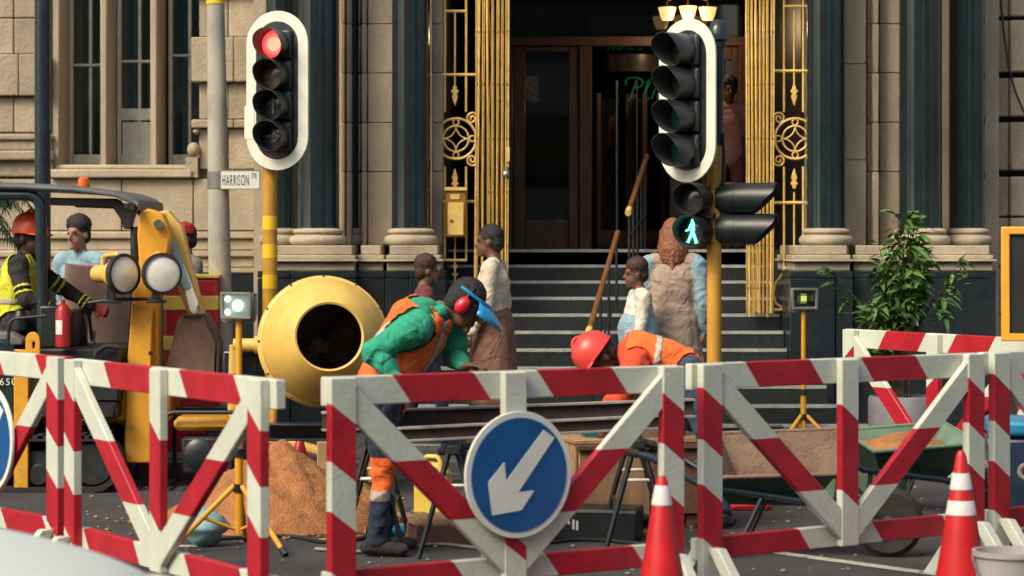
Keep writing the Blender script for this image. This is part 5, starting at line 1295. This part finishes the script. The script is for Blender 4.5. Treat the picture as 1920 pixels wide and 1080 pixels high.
def mq(name,m,fn,bev=0,**k): mb=MB(); fn(mb); return mb.build(name,m,MC,bev=bev,**k)
mq('body','car_blue',lambda m:m.box((.05,0,.37),(.50,.42,.44)),.03,seg=3)
mq('lid','blue_plastic',lambda m:m.box((.05,0,.635),(.54,.46,.08)),.025,seg=3)  # cyan colour imitates reflections on a car bonnet
mq('skid','car_red',lambda m:m.box((.05,0,.10),(.54,.46,.10)),.02,seg=2)
for x in (-.16,.26):
    for y in (-.17,.17): mq('foot','rubber',lambda m:m.cyl((x,y,0),(x,y,.055),.035,12))
mq('badge','beam_edge',lambda m:m.lathe([(.022,0),(.030,.004),(.040,.004),(.044,0)],24,frame((-.03,-.211,.42),(0,-1,0)),cap=False))
# ------------------------------------------------------------------ people: capsules and ellipsoids fused by a voxel remesh into one skin
def V(*a): return Vector(a)
class Prims:
    def __init__(s): s.mb=MB(); s.p=[]
    def cap(s,a,b,ra,rb,tagm,side=None,sx=1.0,sy=1.0,n=14):
        """tapered capsule a->b; side = direction scaled by sx, the third axis scaled by sy"""
        a=Vector(a); b=Vector(b); d=b-a; L=max(d.length,1e-4); z=d/L
        sd_=Vector(side) if side is not None else z.orthogonal()
        x=(sd_-z*sd_.dot(z)); x=x.normalized() if x.length>1e-4 else z.orthogonal().normalized(); y=z.cross(x)
        prof=[]
        k=5
        for i in range(k+1): an=-PI/2+PI/2*i/k; prof.append((max(1e-4,ra*math.cos(an)),ra*math.sin(an)))
        for i in range(k+1): an=PI/2*i/k; prof.append((max(1e-4,rb*math.cos(an)),L+rb*math.sin(an)))
        M_=Matrix(((x.x,y.x,z.x,a.x),(x.y,y.y,z.y,a.y),(x.z,y.z,z.z,a.z),(0,0,0,1))) @ Matrix.Diagonal((sx,sy,1,1))
        s.mb.lathe(prof,n,M_); s.p.append((a,z,x,y,L,ra,rb,sx,sy,tagm))
    def ell(s,c,ax,r,tagm,up=None):
        """ellipsoid: ax = (x,y,z) axis triple or None"""
        c=Vector(c); X,Y,Z=ax
        M_=Matrix(((X.x,Y.x,Z.x,c.x),(X.y,Y.y,Z.y,c.y),(X.z,Y.z,Z.z,c.z),(0,0,0,1)))
        s.mb.ball((0,0,0),r,16,10,M_); s.p.append((c-Z*1e-5,Z,X,Y,1e-5,r[2],r[2],r[0]/r[2],r[1]/r[2],tagm))
    def remesh(s,voxel,smooth=8):
        me=s.mb.mesh('tmp',[],smooth=False); o=bpy.data.objects.new('tmp',me); COL.objects.link(o)
        m=o.modifiers.new('r','REMESH'); m.mode='VOXEL'; m.voxel_size=voxel
        if smooth: sm=o.modifiers.new('s','SMOOTH'); sm.factor=.5; sm.iterations=smooth
        dg=bpy.context.evaluated_depsgraph_get(); out=bpy.data.meshes.new_from_object(o.evaluated_get(dg))
        bpy.data.objects.remove(o); return out
    def classify(s,pts):
        best=np.full(len(pts),1e9); idx=np.zeros(len(pts),int)
        for i,(a,z,x,y,L,ra,rb,sx,sy,t) in enumerate(s.p):
            q=pts-np.array(a); u=q@np.array(z); vx=(q@np.array(x))/sx; vy=(q@np.array(y))/sy
            uc=np.clip(u,0,L); r=ra+(rb-ra)*uc/L; d=np.sqrt((u-uc)**2+vx**2+vy**2)-r
            k=d<best; best[k]=d[k]; idx[k]=i
        return idx
def head_axes(fwd, up=V(0,0,1)):
    Y=Vector(fwd).normalized(); X=Y.cross(Vector(up)).normalized(); Z=X.cross(Y).normalized(); return X,Y,Z
def hand(P, w, d, palm_n, s, t, curl=.5, mir=1):
    """palm + five fingers from wrist w along d; palm_n = palm normal"""
    d=Vector(d).normalized(); n=Vector(palm_n); n=(n-d*n.dot(d)).normalized(); sd_=d.cross(n)*mir
    P.cap(w,w+d*.05*s,.022*s,.024*s,t,sd_,1.3,.75); c=w+d*.055*s
    for k,(off,L) in enumerate(((-.030,.068),(-.010,.078),(.010,.074),(.029,.058))):
        b=c+sd_*off*s+d*.03*s; m=b+(d*math.cos(curl*.7)+n*math.sin(curl*.7))*L*.5*s; e=m+(d*math.cos(curl*1.9)+n*math.sin(curl*1.9))*L*.5*s
        P.cap(b-d*.025*s,m,.0098*s,.009*s,t,n=8); P.cap(m,e,.009*s,.0078*s,t,n=8)
    b=w+d*.018*s-sd_*.022*s; m=b+(d*.6-sd_*.75+n*.25).normalized()*.036*s; e=m+(d*.9-sd_*.15+n*.45).normalized()*.032*s
    P.cap(b,m,.012*s,.0105*s,t,n=8); P.cap(m,e,.0105*s,.009*s,t,n=8)
def person(label, loc, rz, J, top, bottom, skin, shoe='black_cloth', hair=('hair_black','short'), s=1.0, fat=1.0, extra=None, hands='skin', voxel=.0085, sleeve='top', group=None, shins=None, wr=.010):
    T_=thing('person',label,'person',loc,rz,group)
    P=Prims(); g=lambda k:Vector(J[k])
    pel,spi,che,nek,hd=g('pelvis'),g('spine'),g('chest'),g('neck'),g('head')
    sdv=(g('shR')-g('shL')).normalized(); hsd=(g('hipR')-g('hipL')).normalized()
    P.cap(pel,spi,.120*s*fat,.112*s*fat,'top' if J.get('untucked') else 'bottom',hsd,1.30,.92)
    P.cap(spi,che,.116*s*fat,.128*s*fat,'top',sdv,1.28,.88)
    P.cap(che,che.lerp(nek,.55),.122*s*fat,.08*s,'top',sdv,1.25,.82)
    P.cap(g('shL').lerp(nek,.25),g('shR').lerp(nek,.25),.066*s,.066*s,'top')
    P.cap(nek-(hd-nek).normalized()*.03*s,hd,.052*s,.050*s,'skin')
    X,Y,Z=head_axes(J['face'],J.get('hup',V(0,0,1)))
    P.ell(hd+Z*.03*s-Y*.012*s,(X,Y,Z),(.074*s,.093*s,.092*s),'skin'); P.ell(hd-Z*.045*s+Y*.025*s,(X,Y,Z),(.055*s,.066*s,.068*s),'skin')
    P.cap(hd+Y*.088*s+Z*.012*s,hd+Y*.112*s-Z*.026*s,.010*s,.016*s,'skin',X,1.0,1.0,8)
    P.ell(hd+Y*.085*s-Z*.062*s,(X,Y,Z),(.026*s,.014*s,.011*s),'lip'); P.ell(hd+Y*.078*s-Z*.098*s,(X,Y,Z),(.024*s,.02*s,.018*s),'skin')
    P.ell(hd+Y*.082*s+Z*.03*s,(X,Y,Z),(.05*s,.014*s,.010*s),'skin')
    for m in (-1,1): P.ell(hd+X*.076*s*m-Z*.01*s-Y*.005*s,(X,Y,Z),(.012*s,.022*s,.032*s),'skin')
    for sd_,m in (('L',-1),('R',1)):
        sh,el,wr_=g('sh'+sd_),g('el'+sd_),g('wr'+sd_)
        bag=J.get('baggy',1.0); P.cap(sh,el,.064*s*fat*bag,.052*s*bag,sleeve); P.cap(el,wr_,.052*s*bag,.038*s,sleeve if J.get('long',1) else 'skin')
        P.cap(wr_,wr_+(wr_-el).normalized()*.02*s,.024*s,.024*s,hands)
        hdir=J.get('hd'+sd_,(wr_-el).normalized()); pn=J.get('pn'+sd_,-sdv*m+V(0,0,-.2))
        hand(P,wr_+Vector(hdir)*.012*s,hdir,pn,s,hands,J.get('curl',.5),mir=m)
        hi,kn,an=g('hip'+sd_),g('kn'+sd_),g('an'+sd_)
        P.cap(hi,kn,.092*s*fat,.064*s,'bottom'); P.cap(kn,an,.062*s,.046*s,'bottom')
        to=g('to'+sd_); fd=(to-an); fd.z=0; fd.normalize(); he=V(an.x,an.y,.045*s)-fd*.04*s; tt=V(to.x,to.y,.038*s)
        P.cap(an,V(an.x,an.y,.06*s),.042*s,.042*s,'shoe'); P.cap(he,tt,.042*s,.036*s,'shoe',fd.cross(V(0,0,1)),1.05,.9)
    if extra: extra(P,J,s)
    me=P.remesh(voxel)
    nv=len(me.vertices); co=np.empty(nv*3); me.vertices.foreach_get('co',co); co=co.reshape(-1,3)
    no=np.empty(nv*3); me.vertices.foreach_get('normal',no); no=no.reshape(-1,3)
    idx=P.classify(co); tags=[p[9] for p in P.p]
    clothy=np.array([tags[i] not in('skin','lip','shoe') for i in idx])
    ph=random.uniform(0,9); d=np.zeros(nv)
    for f,a in ((13,1.0),(23,.6),(41,.35)):
        d+=a*np.sin(co[:,0]*f+1.7*np.sin(co[:,2]*f*.8+ph)+ph)*np.cos(co[:,2]*f*.55+1.3*np.sin(co[:,1]*f+ph))
    # folds that ring the limbs, deepest at elbow, knee and cuff
    for i,(a,z,x,y,L,ra,rb,sx_1,sy_1,t) in enumerate(P.p):
        if t in('skin','lip','shoe') or L<.12 or ra>.11: continue
        k=np.where(idx==i)[0]
        if not len(k): continue
        q=co[k]-np.array(a); u=q@np.array(z); th=np.arctan2(q@np.array(y),q@np.array(x))
        e=np.minimum(np.abs(u),np.abs(L-u)); amp=.25+.75*np.exp(-(e/.08)**2); gate_=.45+.55*np.sin(th*1.0+ph*2+i*1.7+u*9)
        f=np.sin(u*2*PI/.098+1.9*np.sin(th+ph+i)+.9*np.sin(u*17+i))
        d[k]=d[k]*.55+1.15*amp*gate_*f
    co2=co+no*(d*wr*.5*clothy)[:,None]; me.vertices.foreach_set('co',co2.ravel())
    names={'skin':skin,'lip':'maroon' if skin!='skin_mid' else 'pink','top':top,'bottom':bottom,'shoe':shoe}
    mats=[];slot={}
    fc=np.empty(len(me.polygons)*3); me.polygons.foreach_get('center',fc); fi=P.classify(fc.reshape(-1,3))
    mi=np.zeros(len(fi),int)
    fcc=fc.reshape(-1,3)
    fmat=[names.get(tags[i],tags[i]) for i in fi]
    if shins:
        for q in range(len(fmat)):
            if fmat[q]==bottom:
                for z0,z1,mm in shins:
                    if z0<fcc[q,2]<z1: fmat[q]=mm
    me.materials.clear()
    for q,mn in enumerate(fmat):
        if mn not in slot: slot[mn]=len(slot); me.materials.append(MATS[mn])
        mi[q]=slot[mn]
    me.polygons.foreach_set('material_index',mi); me.polygons.foreach_set('use_smooth',[True]*len(mi)); me.update()
    me.name='body'; body=obj('body',me,T_)
    # eyes
    for m in (-1,1):
        mb=MB(); c=hd+Y*.0765*s+X*.031*s*m+Z*.008*s; mb.ball(V(0,0,0),(.0125*s,.0125*s,.0075*s),10,6,Matrix(((X.x,Y.x,Z.x,c.x),(X.y,Y.y,Z.y,c.y),(X.z,Y.z,Z.z,c.z),(0,0,0,1)))); e=mb.build('eye','eye_white' if False else 'eye_dark',T_)
    H=Matrix(((X.x,Y.x,Z.x,hd.x),(X.y,Y.y,Z.y,hd.y),(X.z,Y.z,Z.z,hd.z),(0,0,0,1))) @ Matrix.Scale(s,4)
    if hair:
        Q=Prims(); hm,style=hair; I=(V(1,0,0),V(0,1,0),V(0,0,1))
        Q.ell(V(0,-.022,.046),I,(.084,.097,.094),'h'); Q.ell(V(0,-.055,-.005),I,(.074,.06,.08),'h')
        if style=='puff': Q.ell(V(0,-.02,.075),I,(.095,.10,.085),'h')
        if style=='long':
            for k in range(-4,5):
                a=k*.36; b=V(math.sin(a)*.078,-math.cos(a)*.085-.01,.03); Q.cap(b,V(b.x*1.12,b.y*.95-.025,-.10),.026,.028,'h'); Q.cap(V(b.x*1.12,b.y*.95-.025,-.10),V(b.x*1.0+.012*math.sin(k*3),b.y*.85-.04,-.22-.03*math.cos(k*2)),.028,.010,'h')
        hme=Q.remesh(.009,3)
        for v in hme.vertices:
            v.co=H @ (v.co + v.normal*(.012*noise.noise(v.co*40)+.007*noise.noise(v.co*95)+ ((.012 if style=='long' else .005)*noise.noise(V(v.co.x*70,v.co.y*70,v.co.z*7)))))
        hme.materials.append(MATS[hm]); hme.polygons.foreach_set('use_smooth',[True]*len(hme.polygons)); hme.name='hair'; obj('hair',hme,T_)
    T_['_']=0; del T_['_']
    return T_,body,H,P,idx,tags
def helmet(T_,H,mat,peak=1):
    mb=MB(); prof=[(.118,.028),(.116,.05),(.108,.09),(.088,.128),(.055,.152),(.02,.161),(.0001,.162)]
    mb.lathe([(.125,.022),(.126,.027)]+prof,32,H @ Matrix.Translation((0,-.008,.012)) @ Matrix.Diagonal((.90,1.08,1,1)),cap=False); h=mb.build('helmet',mat,T_)
    mb=MB(); vs=[];fs=[]; n=12
    for i in range(n+1):
        a=R(25)+R(130)*i/n; w=.045*math.sin(PI*i/n)
        for r,z in ((.118,.034),(.118+w+.002,.022-.12*w)): vs.append((r*math.cos(a)*.90,(r*math.sin(a))*1.08-.008,z+.01))
    for i in range(n): fs.append((2*i,2*i+1,2*i+3,2*i+2))
    mb.add(vs,fs,H); o=mb.build('peak',mat,h); q=o.modifiers.new('s','SOLIDIFY'); q.thickness=.004
    mb=MB(); mb.tube([H @ V(0,-.115+.23*i/10,.03+.145*math.sin(PI*i/10)+.012) for i in range(11)],.009,6); mb.build('ridge',mat,h)
    return h
def shell(T_,name,body,P,mat,pred,off,parent=None,thick=.004):
    """a garment lying over the body: the faces chosen by pred, pushed out"""
    me=body.data; nv=len(me.vertices)
    co=np.empty(nv*3); me.vertices.foreach_get('co',co); co=co.reshape(-1,3); no=np.empty(nv*3); me.vertices.foreach_get('normal',no); no=no.reshape(-1,3)
    vi=P.classify(co); tags=[p[9] for p in P.p]
    keep=np.array([pred(co[k],tags[vi[k]],vi[k],no[k]) for k in range(nv)])
    mp={};vs=[];fs=[]
    for f in me.polygons:
        if all(keep[i] for i in f.vertices):
            t=[]
            for i in f.vertices:
                if i not in mp: mp[i]=len(vs); vs.append(tuple(co[i]+no[i]*off))
                t.append(mp[i])
            fs.append(tuple(t))
    if not fs: return None
    mb=MB(); mb.add(vs,fs); o=mb.build(name,mat,parent or T_,angle=80)
    q=o.modifiers.new('s','SOLIDIFY'); q.thickness=thick; q.offset=1
    return o
def stand(h=1.70, stride=.0, swing=.0, lean=0.0, turn=0.0, wide=1.0):
    """upright walker facing +y; local metres"""
    s=h/1.75; J={}
    def S(x,y,z): return V(x*s,y*s+lean*z*s,z*s)
    J['pelvis']=S(0,0,.95); J['spine']=S(0,.0,1.12); J['chest']=S(0,.0,1.30); J['neck']=S(0,-.005,1.48); J['head']=S(0,.03,1.61)
    J['face']=V(math.sin(turn),math.cos(turn),-.05)
    for k,m in (('L',-1),('R',1)):
        f=stride*m
        J['sh'+k]=S(.175*m*wide,-.005,1.405); J['el'+k]=S(.225*m*wide,-.02-swing*m*.6,1.13); J['wr'+k]=S(.225*m*wide,.06-swing*m*1.2+.02,.91)
        J['hip'+k]=S(.09*m,0,.92); J['kn'+k]=S(.095*m,f*.55+.03,.50); J['an'+k]=S(.095*m,f-.02 if f>0 else f-.05,.09 if f>=0 else .12)
        J['to'+k]=J['an'+k]+V(.015*m,.15*s,-.05*s)
    return J,s
# ---- bending worker in green with orange vest; picture plane x/z laid out at his own distance
Yg=12.1; kx=Yg/F
def W(px,py,dy=0.0,px0=715): return V((px-px0)*kx, dy, EYE-(py-HOR)*kx)
J=dict(pelvis=W(712,742,.0),spine=W(742,674,.0),chest=W(788,614,-.0),neck=W(830,584,.0),head=W(874,572,-.01),face=V(.80,-.10,-.60),hup=V(.6,0,.8),
 shR=W(784,612,-.16),elR=W(706,655,-.25),wrR=W(752,705,-.29),hdR=V(.75,-.1,-.6),
 shL=W(848,612,.10),elL=W(850,672,.12),wrL=W(866,685,-.02),hdL=V(.9,-.3,.0),pnL=V(.1,-.2,-1),curl=.75,
 hipR=W(714,742,-.09),hipL=W(714,742,.09),knR=W(722,868,-.11),knL=W(716,868,.11),anR=W(706,1010,-.11),anL=W(716,1010,.13),toR=W(756,1030,-.13),toL=W(768,1030,.13),untucked=1,baggy=1.14)
def ex(P,J,s):
    n=Vector(J['neck']); c=Vector(J['chest']); P.cap(n.lerp(c,.15)+V(0,-.07,0),n.lerp(c,.1)+V(0,.07,.02),.045,.045,'top')
Tw,body,H,P,_,_=person('bending worker in a green jacket and orange vest with red ear defenders and blue visor',(wx(715,Yg),Yg,0),0,J,'teal','navy','skin_brown',hair=('hair_black','short'),s=1.0,fat=1.2,extra=ex,shins=[(.33,.50,'orange'),(.285,.33,'silver_tape')],voxel=.0075,wr=.020)
pe,ne_=Vector(J['pelvis']),Vector(J['neck']); ta=(ne_-pe); TL=ta.length; ta.normalize(); sx_=(Vector(J['shR'])-Vector(J['shL'])).normalized(); bk_=ta.cross(sx_)   # bk_ points to belly or back
tor=[i for i,p in enumerate(P.p) if i<4]
def tloc(c): q=Vector(c)-pe; return q.dot(ta)/TL, q.dot(sx_), q.dot(bk_)
def vest(c,t,i,n):
    u,sd_,f=tloc(c)
    return t=='top' and i in(0,1,2,3) and -.06<u<.97 and not (u>.76 and abs(sd_)>.175) and not(u>.9 and abs(sd_)<.04)
vs_=shell(Tw,'vest',body,P,'orange',vest,.012)
shell(Tw,'reflective_strip',body,P,'silver_tape',lambda c,t,i,n:(vest(c,t,i,n) and .20<tloc(c)[0]<.29),.0175,vs_,.002)
for sg_ in (-1,1): shell(Tw,'reflective_strip',body,P,'silver_tape',lambda c,t,i,n:(vest(c,t,i,n) and .29<=tloc(c)[0]<.97 and .085<sg_*tloc(c)[1]<.135),.0175,vs_,.002)
# ear defenders, headband, flip-up visor
def hpz(name,mat,fn,par=None): mb=MB(); fn(mb); return mb.build(name,mat,par or Tw)
em=hpz('ear_defenders','plastic_black',lambda m:m.tube([H @ V(.092*math.cos(a),-.01,.02+.105*math.sin(a)) for a in [PI*i/14 for i in range(15)]],.009,8))
for m_ in (-1,1):
    hpz('cup','muff_red',lambda m:m.ball(V(m_*.098,-.004,-.01),(.030,.036,.048),16,10,H),em); hpz('cushion','plastic_black',lambda m:m.ball(V(m_*.082,-.004,-.01),(.018,.040,.052),16,8,H),em)
hb=hpz('visor','visor_blue',lambda m:m.tube([H @ V(.088*math.cos(a),.0+.108*math.sin(a),.062) for a in [PI*(i-3)/14 for i in range(21)]],.006,8,flat=1.4))
def vis(m):
    vs=[];fs=[];n=14
    for i in range(n+1):
        a=R(20)+R(140)*i/n
        for r,z in ((.100,.060),(.135,.050),(.180,.028),(.205,.0)): vs.append((r*math.cos(a)*.84,.012+r*math.sin(a)*1.06,z))
    for i in range(n):
        for k in range(3): fs.append((4*i+k,4*i+k+1,4*i+5+k,4*i+4+k))
    m.add(vs,fs,H)
vz=hpz('brow_guard','visor_blue',vis,hb); q_=vz.modifiers.new('s','SOLIDIFY'); q_.thickness=.004
def scr(m):
    vs=[];fs=[];n=14
    for i in range(n+1):
        a=R(25)+R(130)*i/n
        for r,z in ((.14,.035),(.148,-.06),(.142,-.14)): vs.append((r*math.cos(a)*.84,.012+r*math.sin(a)*1.02,z))
    for i in range(n):
        for k in range(2): fs.append((3*i+k,3*i+k+1,3*i+4+k,3*i+3+k))
    m.add(vs,fs,H)
# ---- worker in orange, bent double, red helmet to the left
Yo=13.3; ko=Yo/F
def W2(px,py,dy=0): return V((px-1285)*ko,dy,EYE-(py-HOR)*ko)
J=dict(pelvis=W2(1282,690),spine=W2(1246,672),chest=W2(1202,664),neck=W2(1162,668),head=W2(1126,674,-.03),face=V(-.55,-.30,-.75),hup=V(-.75,0,.6),
 shR=W2(1190,672,.17),elR=W2(1172,752,.2),wrR=W2(1150,808,.1),shL=W2(1190,676,-.17),elL=W2(1150,752,-.22),wrL=W2(1138,795,-.12),
 hdL=V(-.4,0,-.9),hdR=V(-.4,0,-.9),hipR=W2(1284,694,.09),hipL=W2(1288,694,-.09),knR=W2(1262,835,.12),knL=W2(1330,838,-.14),anR=W2(1290,955,.12),anL=W2(1352,955,-.12),toR=W2(1240,970,.14),toL=W2(1308,970,-.16),untucked=1,baggy=1.2)
To,body,H,P,_,_=person('worker bent double in an orange jacket and red helmet behind the crate',(wx(1285,Yo),Yo,0),0,J,'orange_red','denim','skin_dark',hair=('hair_black','short'),s=1.0,fat=1.0,shins=[(.20,.36,'orange'),(.30,.34,'silver_tape')],voxel=.0085,wr=.016)
helmet(To,H,'helmet_red')
pe,ne_=Vector(J['pelvis']),Vector(J['neck']); ta=(ne_-pe); TL=ta.length; ta.normalize()
v2=shell(To,'vest',body,P,'orange',lambda c,t,i,n:t=='top' and i in(0,1,2,3) and -.1<(Vector(c)-pe).dot(ta)/TL<.93 and abs(c[1])<.16,.010)
shell(To,'reflective_strip',body,P,'silver_tape',lambda c,t,i,n:t=='top' and i in(0,1,2,3) and .40<(Vector(c)-pe).dot(ta)/TL<.52,.016,v2,.002)
# ---- excavator operator
Yx=15.65; kk=Yx/F
def W3(px,py,dy=0): return V((px-30)*kk,dy,EYE-(py-HOR)*kk)
J=dict(pelvis=W3(28,600),spine=W3(30,560),chest=W3(40,512),neck=W3(50,478),head=W3(58,447,-.02),face=V(.85,-.50,-.05),
 shR=W3(44,500,-.18),elR=W3(62,560,-.27),wrR=W3(112,577,-.24),shL=W3(48,500,.18),elL=W3(110,545,.26),wrL=W3(160,575,.22),hdR=V(.9,0,-.3),hdL=V(.9,0,-.3),
 hipR=W3(34,607,-.1),hipL=W3(34,607,.1),knR=W3(128,606,-.14),knL=W3(132,604,.16),anR=W3(150,708,-.12),anL=W3(156,708,.14),toR=W3(196,720,-.12),toL=W3(200,720,.14),untucked=1,curl=1.1)
# feet rest on the deck, so the shoes follow the ankles
_py=person
def seated_feet(P,J,s):
    pass
loc0=(wx(30,Yx),Yx,0)
dz=.62
J2={k:(Vector(v)-V(0,0,dz) if k not in('face','hup','hdR','hdL','untucked','curl','baggy') else v) for k,v in J.items()}
Te,body,H,P,_,_=person('seated excavator driver in dark overalls, yellow vest and orange helmet',(loc0[0],loc0[1],dz),0,J2,'black_cloth','black_cloth','skin_dark',hair=('hair_black','short'),hands='glove',voxel=.0085,wr=.012)
helmet(Te,H,'helmet_orange')
pe,ne_=Vector(J2['pelvis']),Vector(J2['neck'])
v3=shell(Te,'vest',body,P,'hi_yellow',lambda c,t,i,n:t=='top' and i in(0,1,2,3) and pe.z-.02<c[2]<ne_.z-.005 and abs(c[1])<.175 and not(abs(c[1])<.05 and c[0]>ne_.x-.01 and c[2]>ne_.z-.14),.012)
shell(Te,'reflective_strip',body,P,'silver_tape',lambda c,t,i,n:t=='top' and i in(0,1,2,3) and pe.z+.10<c[2]<pe.z+.145,.018,v3,.002)
ar=[i for i,p in enumerate(P.p) if p[9]=='top']
def cuff(c,t,i,n):
    a,z,x,y,L=P.p[i][:5]
    if t!='top' or i<4: return False
    u=(Vector(c)-a).dot(z)/max(L,1e-4); return L>.15 and ((.62<u<.72) or (.78<u<.88))
for ii in sorted(set(i for i in ar if i>=4 and P.p[i][4]>.15)):
    for lo,hi_ in ((.62,.72),(.78,.88)): shell(Te,'sleeve_band',body,P,'hi_yellow',lambda c,t,i,n:i==ii and lo<(Vector(c)-P.p[i][0]).dot(P.p[i][1])/P.p[i][4]<hi_,.004,None,.002)
def shinb(c,t,i,n): return t=='bottom' and i>4 and (.16<c[2]<.20 or .22<c[2]<.26) and c[0]>.25
shell(Te,'shin_band',body,P,'hi_yellow',shinb,.004,None,.002)
# ---- pedestrians
def ped(label,px,Y,h,rz,top,bottom,skin,hair,fat=1.0,stride=.2,swing=.12,extra=None,turn=0,voxel=.0095,zb=.11,untuck=True,long=1,sleeve='top',**k):
    J,s=stand(h,stride,swing,turn=turn)
    if untuck: J['untucked']=1
    J['long']=long
    return person(label,(wx(px,Y),Y,zb),R(rz),J,top,bottom,skin,hair=hair,s=s,fat=fat,extra=extra,voxel=voxel,sleeve=sleeve,wr=.010,**k)
def skirt(tagm,z0,z1,r0,r1):
    def f(P,J,s):
        pl=Vector(J['pelvis']); n=5
        for i in range(n):
            a=i/n;b=(i+1)/n; P.cap(V(pl.x,pl.y,z1+(z0-z1)*a),V(pl.x,pl.y,z1+(z0-z1)*b),r1+(r0-r1)*a,r1+(r0-r1)*b,tagm,V(1,0,0),1.12,.95)
    return f
ped('man with puffy black hair and light blue shirt walking behind the excavator',150,17.3,1.66,155,'light_blue','denim','skin_mid',('hair_black','puff'),stride=.15)
Tc,_,Hc,_,_,_=ped('person in a red cap and grey top walking behind the excavator arm',349,17.4,1.62,120,'grey_cloth','navy','skin_brown',('hair_black','short'),stride=.2)
mb=MB(); mb.lathe([(.092,.05),(.090,.08),(.075,.115),(.04,.135),(.0001,.138)],24,Hc @ Matrix.Translation((0,-.01,0)) @ Matrix.Diagonal((.95,1.1,1,1)),cap=False); cp_=mb.build('cap','red_plastic',Tc)
mb=MB(); mb.prism([(-.06,.0),(.06,.0),(.05,.07),(0,.085),(-.05,.07)],.052,.058,Hc @ Matrix.Translation((0,.075,0)) @ Matrix(((1,0,0,0),(0,0,1,0),(0,1,0,0),(0,0,0,1)))); mb.build('peak','red_plastic',cp_)
ped('pedestrian in a cream top and brown skirt passing the foot of the gold gate',925,16.75,1.60,80,'cream','brown_cloth','skin_brown',('hair_black','short'),fat=1.12,extra=skirt('bottom',.42,.92,.20,.15),swing=.05)
ped('woman with long auburn hair and beige coat walking to the steps, back turned',1262,16.7,1.64,-6,'beige','navy','skin_mid',('hair_auburn','long'),fat=1.16,extra=skirt('top',.55,.95,.20,.155),swing=.06,sleeve='light_blue')
ped('shorter person in a pale top with pink shorts walking beside the auburn-haired woman',1198,16.35,1.36,100,'white_cloth','dusty_pink','skin_brown',('hair_brown','puff'),fat=1.15,swing=.1,extra=skirt('light_blue',.80,.88,.15,.15))
ped('short dark-haired person in a dark red top walking behind the bending worker',795,16.5,1.38,-80,'maroon','navy','skin_brown',('hair_brown','puff'),fat=1.05)
J_=None
Td=ped('person in a dusty pink top standing inside the dark doorway',1366,21.1,1.52,185,'pink','maroon','skin_brown',('hair_black','puff'),zb=FL,stride=.0,swing=0)[0]
